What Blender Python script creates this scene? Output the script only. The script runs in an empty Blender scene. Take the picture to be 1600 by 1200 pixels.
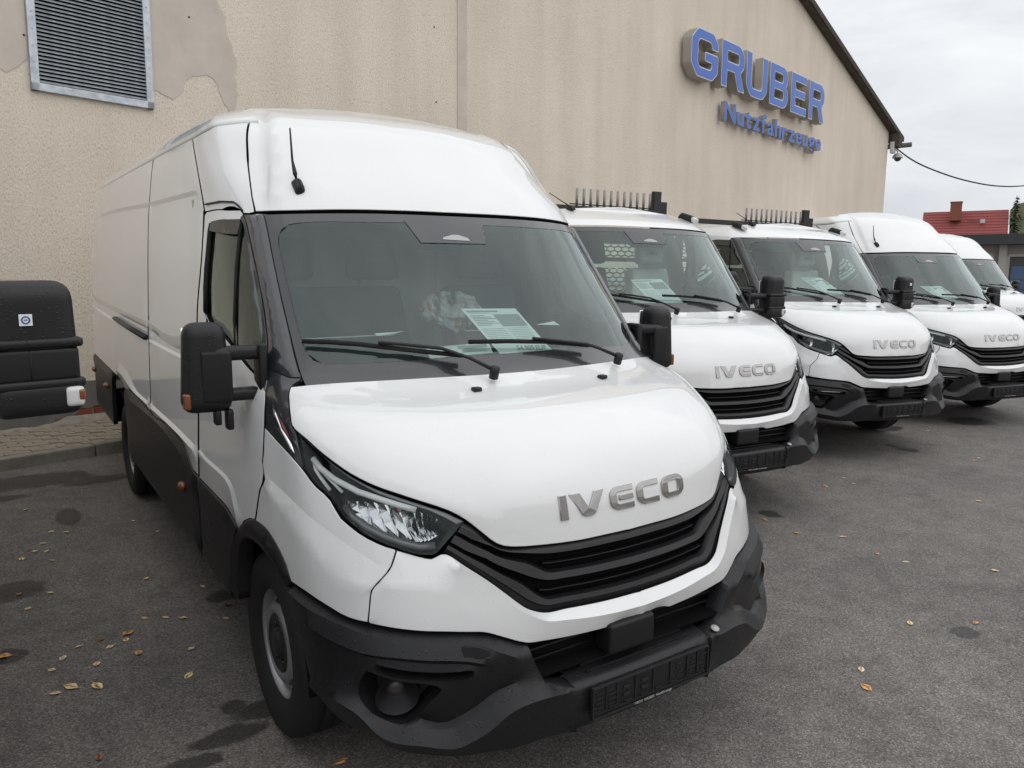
import bpy, bmesh, math, random
import numpy as np
from mathutils import Vector, Matrix
from mathutils.geometry import delaunay_2d_cdt
R_ = math.radians
rng = random.Random(7)
scene = bpy.context.scene
col = scene.collection

# ------------------------------------------------------------------ camera
cam_d = bpy.data.cameras.new('camera'); cam = bpy.data.objects.new('camera', cam_d); col.objects.link(cam)
scene.camera = cam
cam_d.sensor_width = 36.0; cam_d.lens = 1209.35 / 1600 * 36.0
cam_d.clip_start = 0.05; cam_d.clip_end = 3000
def cam_matrix(pos, yaw, pitch, roll):
    f = Vector((math.sin(yaw)*math.cos(pitch), math.cos(yaw)*math.cos(pitch), math.sin(pitch)))
    r = Vector((math.cos(yaw), -math.sin(yaw), 0)); u = r.cross(f)
    r2 = r*math.cos(roll) + u*math.sin(roll); u2 = u*math.cos(roll) - r*math.sin(roll)
    m = Matrix((r2, u2, -f)).transposed().to_4x4(); m.translation = pos
    return m
cam.matrix_world = cam_matrix(Vector((-1.7636, -1.8331, 1.7236)), R_(33.9795), R_(-7.4259), R_(0.4907))

# ------------------------------------------------------------------ world, sun, exposure
world = bpy.data.worlds.new('World'); scene.world = world; world.use_nodes = True
def build_world():
    nt = world.node_tree; N = nt.nodes; N.clear(); Lk = nt.links.new
    out = N.new('ShaderNodeOutputWorld'); bg = N.new('ShaderNodeBackground')
    sky = N.new('ShaderNodeTexSky'); sky.sky_type = 'NISHITA'; sky.sun_disc = False
    sky.sun_elevation = R_(48); sky.sun_rotation = R_(150); sky.dust_density = 4.0; sky.air_density = 1.0
    bw = N.new('ShaderNodeRGBToBW'); Lk(sky.outputs[0], bw.inputs[0])
    mix = N.new('ShaderNodeMix'); mix.data_type = 'RGBA'; mix.inputs[0].default_value = 0.82
    Lk(sky.outputs[0], mix.inputs[6]); Lk(bw.outputs[0], mix.inputs[7])
    # cloud layer: broad soft clouds, same everywhere on the dome
    tc = N.new('ShaderNodeTexCoord'); mp = N.new('ShaderNodeMapping'); mp.inputs['Scale'].default_value = (1.6, 1.6, 4.5)
    Lk(tc.outputs['Generated'], mp.inputs[0])
    nz = N.new('ShaderNodeTexNoise'); nz.inputs['Scale'].default_value = 2.2; nz.inputs['Detail'].default_value = 7; nz.inputs['Roughness'].default_value = 0.52; nz.inputs['Distortion'].default_value = 0.3
    Lk(mp.outputs[0], nz.inputs['Vector'])
    cr = N.new('ShaderNodeValToRGB'); cr.color_ramp.elements[0].position = 0.33; cr.color_ramp.elements[1].position = 0.68
    cr.color_ramp.elements[0].color = (6.2, 6.5, 7.0, 1); cr.color_ramp.elements[1].color = (8.9, 9.05, 9.1, 1)
    Lk(nz.outputs['Fac'], cr.inputs[0])
    mx2 = N.new('ShaderNodeMix'); mx2.data_type = 'RGBA'; mx2.inputs[0].default_value = 0.86
    Lk(mix.outputs[2], mx2.inputs[6]); Lk(cr.outputs[0], mx2.inputs[7])
    # overcast dome: brightest overhead, about a third of that at the horizon, the same all round
    sz = N.new('ShaderNodeSeparateXYZ'); Lk(tc.outputs['Generated'], sz.inputs[0])
    mr = N.new('ShaderNodeMapRange'); mr.inputs[1].default_value = 0; mr.inputs[2].default_value = 1; mr.inputs[3].default_value = .86; mr.inputs[4].default_value = 1.22; Lk(sz.outputs[2], mr.inputs[0])
    vm = N.new('ShaderNodeVectorMath'); vm.operation = 'SCALE'; Lk(mx2.outputs[2], vm.inputs[0]); Lk(mr.outputs[0], vm.inputs['Scale'])
    Lk(vm.outputs[0], bg.inputs[0]); bg.inputs[1].default_value = 0.115
    Lk(bg.outputs[0], out.inputs[0])
build_world()
sun_d = bpy.data.lights.new('sun', 'SUN'); sun = bpy.data.objects.new('sun', sun_d); col.objects.link(sun)
sun_d.energy = 0.6; sun_d.angle = R_(120); sun_d.color = (1.0, 0.97, 0.92)
# sun direction matches the sky's: elevation 48 deg, from behind the photographer's right shoulder
_az = R_(150); _el = R_(48)
_d = Vector((math.sin(_az)*math.cos(_el), math.cos(_az)*math.cos(_el), math.sin(_el)))
sun.rotation_euler = _d.to_track_quat('Z', 'Y').to_euler()
scene.view_settings.view_transform = 'Standard'; scene.view_settings.look = 'None'
scene.view_settings.exposure = 0.20; scene.view_settings.gamma = 1.0; scene.view_settings.use_curve_mapping = False

# ------------------------------------------------------------------ materials
MATS = {}
def mat(name, color=(.5,.5,.5), rough=.5, metal=0., coat=0., spec=.5, trans=0., emis=None):
    m = bpy.data.materials.new(name); m.use_nodes = True; MATS[name] = m
    b = m.node_tree.nodes['Principled BSDF']
    b.inputs['Base Color'].default_value = (*color, 1); b.inputs['Roughness'].default_value = rough
    b.inputs['Metallic'].default_value = metal; b.inputs['Coat Weight'].default_value = coat
    b.inputs['Coat Roughness'].default_value = .03; b.inputs['Specular IOR Level'].default_value = spec
    if trans: b.inputs['Transmission Weight'].default_value = trans
    if emis: b.inputs['Emission Color'].default_value = (*emis[0], 1); b.inputs['Emission Strength'].default_value = emis[1]
    return m
def nodes(m): return m.node_tree.nodes, m.node_tree.links.new, m.node_tree.nodes['Principled BSDF']
def add_noise(m, scale, detail=4, coord='Object', vec_scale=None, rough=.5):
    N, L, b = nodes(m)
    tc = N.new('ShaderNodeTexCoord'); nz = N.new('ShaderNodeTexNoise')
    nz.inputs['Scale'].default_value = scale; nz.inputs['Detail'].default_value = detail; nz.inputs['Roughness'].default_value = rough
    if vec_scale:
        mp = N.new('ShaderNodeMapping'); mp.inputs['Scale'].default_value = vec_scale
        L(tc.outputs[coord], mp.inputs[0]); L(mp.outputs[0], nz.inputs['Vector'])
    else: L(tc.outputs[coord], nz.inputs['Vector'])
    return nz
def ramp(m, fac, stops):
    N, L, b = nodes(m); r = N.new('ShaderNodeValToRGB'); e = r.color_ramp.elements
    while len(e) < len(stops): e.new(.5)
    for i, (p, c) in enumerate(stops): e[i].position = p; e[i].color = (*c, 1) if len(c) == 3 else c
    L(fac, r.inputs[0]); return r
def bump(m, height, strength, dist, prev=None):
    N, L, b = nodes(m); bp = N.new('ShaderNodeBump'); bp.inputs['Strength'].default_value = strength; bp.inputs['Distance'].default_value = dist
    L(height, bp.inputs['Height'])
    if prev: L(prev.outputs[0], bp.inputs['Normal'])
    L(bp.outputs[0], b.inputs['Normal']); return bp
def droplets(m, scale=85., amount=.34, strength=.5, dist=.0015, to_coat=False, mask_scale=4.0):
    """rain beads: small domes scattered over the surface, in denser and thinner areas"""
    N, L, b = nodes(m)
    tc = N.new('ShaderNodeTexCoord')
    vo = N.new('ShaderNodeTexVoronoi'); vo.inputs['Scale'].default_value = scale; vo.inputs['Randomness'].default_value = 1.0
    L(tc.outputs['Object'], vo.inputs['Vector'])
    rnd = N.new('ShaderNodeSeparateColor'); L(vo.outputs['Color'], rnd.inputs[0])
    nz = N.new('ShaderNodeTexNoise'); nz.inputs['Scale'].default_value = mask_scale; nz.inputs['Detail'].default_value = 2; L(tc.outputs['Object'], nz.inputs['Vector'])
    thr = N.new('ShaderNodeMath'); thr.operation = 'MULTIPLY'; L(nz.outputs['Fac'], thr.inputs[0]); thr.inputs[1].default_value = amount * 2
    ls = N.new('ShaderNodeMath'); ls.operation = 'LESS_THAN'; L(rnd.outputs[0], ls.inputs[0]); L(thr.outputs[0], ls.inputs[1])
    sz = N.new('ShaderNodeMapRange'); sz.inputs[1].default_value = 0; sz.inputs[2].default_value = 1; sz.inputs[3].default_value = .18; sz.inputs[4].default_value = .42
    L(rnd.outputs[1], sz.inputs[0])
    dv = N.new('ShaderNodeMath'); dv.operation = 'DIVIDE'; L(vo.outputs['Distance'], dv.inputs[0]); L(sz.outputs[0], dv.inputs[1])
    sq = N.new('ShaderNodeMath'); sq.operation = 'POWER'; L(dv.outputs[0], sq.inputs[0]); sq.inputs[1].default_value = 2
    om = N.new('ShaderNodeMath'); om.operation = 'SUBTRACT'; om.use_clamp = True; om.inputs[0].default_value = 1; L(sq.outputs[0], om.inputs[1])
    ml = N.new('ShaderNodeMath'); ml.operation = 'MULTIPLY'; L(om.outputs[0], ml.inputs[0]); L(ls.outputs[0], ml.inputs[1])
    bp = bump(m, ml.outputs[0], strength, dist)
    if to_coat: L(bp.outputs[0], b.inputs['Coat Normal'])
    return ml

m = mat('white_paint', (.74, .745, .74), .38, coat=1.0); droplets(m, 110, .16, .55, .0010, True)
m = mat('black_plastic', (.009, .0093, .0102), .42, spec=.40)
d = droplets(m, 105, .30, .7, .0014)
N, L, b = nodes(m)
rr = N.new('ShaderNodeMapRange'); L(d.outputs[0], rr.inputs[0]); rr.inputs[3].default_value = .44; rr.inputs[4].default_value = .06; L(rr.outputs[0], b.inputs['Roughness'])
m = mat('grille_black', (.008, .0082, .009), .36, spec=.42)
m = mat('trim_black', (.010, .0104, .0115), .48, spec=.35)
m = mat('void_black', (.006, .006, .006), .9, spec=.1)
m = mat('gloss_black', (.026, .028, .031), .22, coat=.8); droplets(m, 120, .30, .5, .001)
m = mat('rubber', (.016, .016, .016), .75, spec=.3)
m = mat('tyre_rubber', (.018, .0178, .0175), .7, spec=.35); nz = add_noise(m, 60, 4); bump(m, nz.outputs['Fac'], .2, .002)
m = mat('rim_silver', (.42, .43, .44), .35, metal=.75)
m = mat('hub_black', (.02, .02, .021), .4, spec=.4)
m = mat('chrome', (.80, .81, .82), .08, metal=1.0)
m = mat('letter_chrome', (.40, .388, .38), .24, metal=1.0)
m = mat('lamp_white', (.90, .91, .91), .2, coat=.4)
m = mat('lamp_chrome', (.62, .63, .64), .22, metal=.85)
m = mat('lamp_dark', (.11, .11, .115), .25)
m = mat('lamp_bezel', (.24, .24, .25), .3, metal=.3)
m = mat('smoke_plastic', (.05, .048, .046), .25)
m = mat('amber', (.20, .062, .018), .2, coat=.4)
m = mat('lamp_clear', (.62, .62, .60), .12, coat=.6)
m = mat('interior_dark', (.095, .10, .102), .8, spec=.2)
m = mat('interior_mid', (.44, .46, .45), .8, spec=.2)
m = mat('interior_light', (.42, .44, .43), .8, spec=.2)
m = mat('seat_fabric', (.060, .065, .070), .9, spec=.1)
m = mat('seat_plastic_cover', (.46, .50, .49), .22, spec=.6); nz = add_noise(m, 9, 4, vec_scale=(1, 1, .45)); bump(m, nz.outputs['Fac'], .9, .03)
m = mat('seat_piping', (.55, .57, .57), .6)
m = mat('steel_rod', (.28, .27, .26), .45, metal=.6)
m = mat('frame_black', (.018, .018, .019), .4)
m = mat('galvanised', (.50, .54, .58), .42, metal=.55); nz = add_noise(m, 14, 5); r = ramp(m, nz.outputs['Fac'], [(.3, (.36, .40, .44)), (.7, (.58, .61, .64))]); N, L, b = nodes(m); L(r.outputs[0], b.inputs['Base Color'])
m = mat('aluminium', (.55, .56, .57), .4, metal=.7)
m = mat('chassis', (.03, .03, .032), .6)
m = mat('cap_grey', (.42, .43, .41), .5)
m = mat('sticker_white', (.82, .82, .82), .4); m = mat('sticker_blue', (.05, .12, .32), .4)
m = mat('badge_red', (.09, .012, .012), .35)
m = mat('print_grey', (.30, .31, .31), .6)

def glass(name, tint, ior=1.5, gain=1.9):
    m = bpy.data.materials.new(name); m.use_nodes = True; MATS[name] = m
    nt = m.node_tree; N = nt.nodes; L = nt.links.new; N.clear()
    out = N.new('ShaderNodeOutputMaterial'); tr = N.new('ShaderNodeBsdfTransparent'); tr.inputs[0].default_value = (*tint, 1)
    gl = N.new('ShaderNodeBsdfGlossy'); gl.inputs['Roughness'].default_value = .015; gl.inputs['Color'].default_value = (.90, 1, .975, 1)
    fr = N.new('ShaderNodeFresnel'); fr.inputs['IOR'].default_value = ior
    mu = N.new('ShaderNodeMath'); mu.operation = 'MULTIPLY'; mu.use_clamp = True; mu.inputs[1].default_value = gain; L(fr.outputs[0], mu.inputs[0])
    mx = N.new('ShaderNodeMixShader'); L(mu.outputs[0], mx.inputs[0]); L(tr.outputs[0], mx.inputs[1]); L(gl.outputs[0], mx.inputs[2])
    L(mx.outputs[0], out.inputs[0]); return m
glass('windscreen_glass', (.80, .93, .90), 1.5, 1.7); glass('back_glass', (.86, .93, .90), 1.5, 1.0); glass('side_glass', (.52, .60, .57)); glass('lens_glass', (.94, .95, .95), 1.4, 1.0)

# ------------------------------------------------------------------ mesh helpers
def link(name, me, parent=None):
    o = bpy.data.objects.new(name, me); col.objects.link(o)
    if parent is not None: o.parent = parent
    return o
def mk(V, F, mname, smooth=True, name='part', sharp=None, deep=None):
    me = bpy.data.meshes.new(name); me.from_pydata([tuple(map(float, v)) for v in V], [], [tuple(int(i) for i in f) for f in F])
    me.validate(); me.update()
    me.materials.append(MATS[mname])
    if smooth: me.polygons.foreach_set('use_smooth', [True]*len(me.polygons))
    if deep and mname == 'white_paint' and len(me.polygons) == len(F):
        me.materials.append(MATS['void_black']); me.polygons.foreach_set('material_index', [1 if i in deep else 0 for i in range(len(F))])  # inner rim of white panels painted black to stand in for gap shade
    if sharp:
        at_ = me.attributes.new('sharp_edge', 'BOOLEAN', 'EDGE'); ev = np.empty(len(me.edges)*2, int); me.edges.foreach_get('vertices', ev); ev = np.sort(ev.reshape(-1, 2), axis=1)
        at_.data.foreach_set('value', [(int(a), int(b)) in sharp for a, b in ev])
    return me
def bm_mesh(bm, mname, smooth=False, name='part'):
    me = bpy.data.meshes.new(name); bm.to_mesh(me); bm.free(); me.materials.append(MATS[mname])
    if smooth: me.polygons.foreach_set('use_smooth', [True]*len(me.polygons))
    return me
def bbox(bm, c, size, bev=0., seg=2, rot=None, taper=None):
    """bevelled box into bm"""
    t = bmesh.new(); bmesh.ops.create_cube(t, size=1.0)
    for v in t.verts:
        v.co = Vector((v.co.x*size[0], v.co.y*size[1], v.co.z*size[2]))
        if taper and v.co.z > 0: v.co.x *= taper[0]; v.co.y *= taper[1]
    if bev > 0: bmesh.ops.bevel(t, geom=t.edges[:], offset=bev, segments=seg, profile=.6, affect='EDGES')
    M = Matrix.Translation(c) @ (rot.to_4x4() if rot is not None else Matrix.Identity(4))
    bmesh.ops.transform(t, matrix=M, verts=t.verts)
    tm = bpy.data.meshes.new('t'); t.to_mesh(tm); t.free(); bm.from_mesh(tm); bpy.data.meshes.remove(tm)
def box_me(c, size, mname, bev=0., seg=2, rot=None, taper=None, smooth=False):
    bm = bmesh.new(); bbox(bm, Vector(c), size, bev, seg, rot, taper); return bm_mesh(bm, mname, smooth)
def boxes_me(lst, mname, bev=0., smooth=False):
    bm = bmesh.new()
    for it in lst: bbox(bm, Vector(it[0]), it[1], it[2] if len(it) > 2 else bev, 2, it[3] if len(it) > 3 else None)
    return bm_mesh(bm, mname, smooth)
def tube_me(pts, rad, mname, n=8, flat=1.0, closed=False):
    """tube along points; rad scalar or list; flat squashes the section vertically"""
    P = [Vector(p) for p in pts]; V = []; F = []; k = len(P)
    if not hasattr(rad, '__len__'): rad = [rad]*k
    for i, p in enumerate(P):
        a = P[(i-1) % k] if (closed or i > 0) else p; b = P[(i+1) % k] if (closed or i < k-1) else p
        d = (b-a).normalized(); up = Vector((0, 0, 1)) if abs(d.z) < .9 else Vector((0, 1, 0))
        s = d.cross(up).normalized(); u = s.cross(d).normalized()
        for j in range(n):
            an = 2*math.pi*j/n; V.append(p + s*math.cos(an)*rad[i] + u*math.sin(an)*rad[i]*flat)
    for i in range(k if closed else k-1):
        for j in range(n):
            a = i*n+j; b = i*n+(j+1) % n; c = ((i+1) % k)*n+(j+1) % n; d = ((i+1) % k)*n+j
            F.append((a, d, c, b))
    if not closed: F.append(tuple(range(n))); F.append(tuple(reversed(range((k-1)*n, k*n))))
    return mk(V, F, mname)
def lathe_x(prof, mname, n=40, c=(0, 0, 0)):
    """prof: list of (x, r); axis along X"""
    V = []; F = []
    for j in range(n):
        a = 2*math.pi*j/n
        for x, r in prof: V.append((c[0]+x, c[1]+r*math.cos(a), c[2]+r*math.sin(a)))
    k = len(prof)
    for j in range(n):
        for i in range(k-1):
            F.append((j*k+i, j*k+i+1, ((j+1) % n)*k+i+1, ((j+1) % n)*k+i))
    return mk(V, F, mname)
def curve_mesh(loops, extrude, mname, offset=0., bevel=0., res=2):
    cu = bpy.data.curves.new('c', 'CURVE'); cu.dimensions = '2D'; cu.fill_mode = 'BOTH'; cu.extrude = extrude; cu.offset = offset
    cu.bevel_depth = bevel; cu.bevel_resolution = res
    for lp in loops:
        sp = cu.splines.new('POLY'); sp.points.add(len(lp)-1); sp.use_cyclic_u = True
        for i, p in enumerate(lp): sp.points[i].co = (p[0], p[1], 0, 1)
    ob = bpy.data.objects.new('c', cu); col.objects.link(ob)
    bpy.context.view_layer.update(); dg = bpy.context.evaluated_depsgraph_get()
    me = bpy.data.meshes.new_from_object(ob.evaluated_get(dg)); bpy.data.objects.remove(ob); bpy.data.curves.remove(cu)
    me.materials.clear(); me.materials.append(MATS[mname]); return me
def rounded(pts, r, n=4):
    """round polygon corners: r scalar or per-corner list"""
    out = []; k = len(pts)
    for i, p in enumerate(pts):
        rr = r[i] if hasattr(r, '__len__') else r
        p = Vector(p); a = Vector(pts[i-1]); b = Vector(pts[(i+1) % k]); da = (a-p); db = (b-p)
        q = min(rr, da.length*.45, db.length*.45)
        if q < 1e-5: out.append(tuple(p)); continue
        A = p+da.normalized()*q; B = p+db.normalized()*q
        for j in range(n+1):
            t = j/n; out.append(tuple((1-t)**2*A+2*t*(1-t)*p+t*t*B))
    return out

# ------------------------------------------------------------------ the van's envelope: rows (half width, back, up), front centre to rear end
ROWS=[
[(0,.0,.25),(.25,.005,.25),(.48,.03,.25),(.68,.095,.25),(.83,.20,.25),(.935,.38,.25),(.975,.66,.25),(.99,1.5,.25),(.99,2.1,.25),(.99,4,.25),(.985,5.95,.25)],
[(0,-.005,.45),(.25,0,.45),(.48,.03,.45),(.68,.10,.45),(.835,.205,.45),(.945,.39,.45),(.982,.67,.45),(1.,1.5,.45),(1.002,2.1,.45),(1.002,4,.45),(.997,5.95,.45)],
[(0,-.004,.63),(.25,.005,.63),(.48,.034,.63),(.68,.11,.63),(.83,.215,.63),(.943,.40,.63),(.983,.68,.63),(1.003,1.5,.63),(1.005,2.1,.63),(1.005,4,.63),(1.,5.95,.63)],
[(0,.035,.80),(.25,.047,.80),(.48,.09,.80),(.68,.16,.80),(.83,.26,.80),(.94,.44,.80),(.98,.70,.80),(1.002,1.5,.8),(1.005,2.1,.8),(1.005,4,.8),(1.,5.95,.8)],
[(0,.07,.93),(.25,.083,.93),(.48,.13,.93),(.68,.205,.93),(.825,.31,.93),(.936,.49,.93),(.975,.74,.93),(.998,1.5,.93),(1.002,2.1,.93),(1.003,4,.93),(.998,5.95,.93)],
[(0,.10,1.05),(.25,.112,1.05),(.48,.16,1.05),(.68,.25,1.05),(.82,.37,1.05),(.932,.555,1.05),(.968,.80,1.05),(.99,1.5,1.05),(.997,2.1,1.05),(1.,4,1.05),(.995,5.95,1.05)],
[(0,.17,1.16),(.25,.185,1.16),(.48,.24,1.16),(.68,.34,1.16),(.82,.465,1.16),(.928,.625,1.16),(.962,.86,1.16),(.985,1.5,1.16),(.993,2.1,1.16),(.997,4,1.16),(.99,5.95,1.16)],
[(0,.31,1.25),(.25,.33,1.25),(.48,.39,1.25),(.68,.49,1.25),(.82,.60,1.25),(.92,.735,1.25),(.953,.94,1.25),(.98,1.5,1.25),(.99,2.1,1.25),(.993,4,1.25),(.985,5.95,1.25)],
[(0,.68,1.362),(.25,.695,1.362),(.48,.74,1.36),(.68,.81,1.357),(.82,.895,1.355),(.89,.97,1.35),(.937,1.10,1.345),(.97,1.5,1.345),(.985,2.1,1.345),(.988,4,1.345),(.98,5.95,1.345)],
[(0,.86,1.56),(.25,.87,1.56),(.48,.91,1.56),(.67,.98,1.56),(.812,1.083,1.56),(.868,1.17,1.56),(.918,1.32,1.56),(.955,1.6,1.56),(.972,2.1,1.56),(.977,4,1.56),(.968,5.95,1.56)],
[(0,1.045,1.78),(.25,1.055,1.78),(.48,1.095,1.775),(.665,1.165,1.77),(.798,1.265,1.77),(.852,1.345,1.77),(.90,1.48,1.77),(.938,1.7,1.77),(.957,2.1,1.77),(.963,4,1.77),(.953,5.95,1.77)],
[(0,1.225,1.983),(.25,1.235,1.983),(.48,1.27,1.98),(.655,1.335,1.975),(.784,1.435,1.97),(.834,1.51,1.965),(.878,1.63,1.96),(.915,1.82,1.96),(.935,2.2,1.96),(.942,4,1.96),(.932,5.95,1.96)],
[(0,1.50,2.22),(.25,1.51,2.22),(.47,1.54,2.21),(.645,1.60,2.195),(.768,1.685,2.185),(.835,1.737,2.18),(.878,1.82,2.175),(.899,2.0,2.175),(.908,2.35,2.17),(.91,4,2.17),(.9,5.95,2.17)],
[(0,1.79,2.43),(.25,1.80,2.43),(.47,1.83,2.42),(.65,1.88,2.41),(.770,1.93,2.395),(.826,1.985,2.385),(.846,2.08,2.375),(.851,2.30,2.37),(.853,2.7,2.37),(.852,4,2.37),(.845,5.95,2.37)],
[(0,2.02,2.50),(.25,2.03,2.50),(.45,2.06,2.49),(.645,2.105,2.483),(.723,2.13,2.462),(.765,2.178,2.455),(.782,2.28,2.45),(.788,2.55,2.45),(.79,3.1,2.45),(.79,4,2.45),(.785,5.95,2.45)],
]
NET=np.array(ROWS,float)
NET = np.array(ROWS, float)
def _tan(P):
    T = np.empty_like(P); d = np.linalg.norm(np.diff(P, axis=0), axis=-1, keepdims=True)+1e-9
    s = np.diff(P, axis=0)/d
    T[1:-1] = (s[:-1]*d[1:]+s[1:]*d[:-1])/(d[:-1]+d[1:]); T[0] = s[0]; T[-1] = s[-1]
    return T, d
def _herm(p0, p1, m0, m1, f):
    f = f[..., None]; f2 = f*f; f3 = f2*f
    return (2*f3-3*f2+1)*p0+(f3-2*f2+f)*m0+(-2*f3+3*f2)*p1+(f3-f2)*m1
def S(s, t, net=None):
    Nn = NET if net is None else net
    s = np.atleast_1d(np.asarray(s, float)); t = np.atleast_1d(np.asarray(t, float)); nr, nc = Nn.shape[:2]
    C = np.empty((nr, len(t), 3)); i = np.clip(np.floor(t).astype(int), 0, nc-2); f = t-i
    for r in range(nr):
        P = Nn[r]; T, d = _tan(P); T = T.copy(); T[0] = [1, 0, 0]
        C[r] = _herm(P[i], P[i+1], T[i]*d[i], T[i+1]*d[i], f)
    j = np.clip(np.floor(s).astype(int), 0, nr-2); g = s-j; T, d = _tan(C); k = np.arange(len(t))
    return _herm(C[j, k], C[j+1, k], T[j, k]*d[j, k], T[j+1, k]*d[j, k], g)
def SN(s, t, net=None):
    Nn = NET if net is None else net
    e = 2e-3; s = np.asarray(s, float); t = np.asarray(t, float)
    s2 = np.clip(s, e, Nn.shape[0]-1-e); t2 = np.clip(t, e, Nn.shape[1]-1-e)
    n = np.cross(S(s, t2+e, Nn)-S(s, t2-e, Nn), S(s2+e, t, Nn)-S(s2-e, t, Nn))
    n[t < 1e-5, 0] = 0
    return n/(np.linalg.norm(n, axis=-1, keepdims=True)+1e-12)
_r = (NET[3]+NET[8])/2
ULEN = np.concatenate([[0], np.cumsum(np.linalg.norm(np.diff(_r, axis=0), axis=1))])
VLEN = np.concatenate([[0], np.cumsum(np.linalg.norm(np.diff(NET[:, 2], axis=0), axis=1))])
def to_uv(st): st = np.asarray(st, float); return np.stack([np.interp(st[:, 1], np.arange(11), ULEN), np.interp(st[:, 0], np.arange(15), VLEN)], 1)
def to_st(uv): return np.stack([np.interp(uv[:, 1], VLEN, np.arange(15)), np.interp(uv[:, 0], ULEN, np.arange(11))], 1)
def resample(uv, h, smooth=True):
    P = np.asarray(uv, float)
    if len(P) < 2: return P
    if smooth and len(P) > 2:
        T, d = _tan(P); out = []
        for i in range(len(P)-1):
            n = max(2, int(d[i, 0]/(h*.5))+1)
            f = np.linspace(0, 1, n, endpoint=False); out.append(_herm(P[i], P[i+1], T[i]*d[i], T[i+1]*d[i], f))
        P = np.concatenate(out+[P[-1:]])
    L = np.concatenate([[0], np.cumsum(np.linalg.norm(np.diff(P, axis=0), axis=1))]); n = max(1, int(round(L[-1]/h)))
    q = np.linspace(0, L[-1], n+1); return np.stack([np.interp(q, L, P[:, 0]), np.interp(q, L, P[:, 1])], 1)
def inside(pts, poly):
    x, y = pts[:, 0], pts[:, 1]; c = np.zeros(len(pts), bool); n = len(poly); j = n-1
    for i in range(n):
        xi, yi = poly[i]; xj, yj = poly[j]
        if yi != yj: c ^= ((yi > y) != (yj > y)) & (x < (xj-xi)*(y-yi)/(yj-yi)+xi)
        j = i
    return c
def area(p): x, y = p[:, 0], p[:, 1]; return .5*np.sum(x*np.roll(y, -1)-np.roll(x, -1)*y)
def inset_poly(p, d, keep0=True):
    """move a closed polygon inwards by d (points on the centre line only slide along it)"""
    sg = 1 if area(p) > 0 else -1
    e = np.roll(p, -1, 0)-p; e /= np.linalg.norm(e, axis=1, keepdims=True)+1e-12
    n = np.stack([-e[:, 1], e[:, 0]], 1)*sg; m = n+np.roll(n, 1, 0); l = np.linalg.norm(m, axis=1, keepdims=True); m = m/np.maximum(l, .6)
    q = p+m*d
    if keep0: z = p[:, 0] < 1e-6; q[z, 0] = 0
    return q
def ring(st_curves, d, h=.03):
    """closed polygon inset, as (s,t) list"""
    uv = np.concatenate([resample(to_uv(c), h)[:-1] if len(c) > 1 else to_uv(c) for c in st_curves]); return to_st(inset_poly(uv, d))
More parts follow.
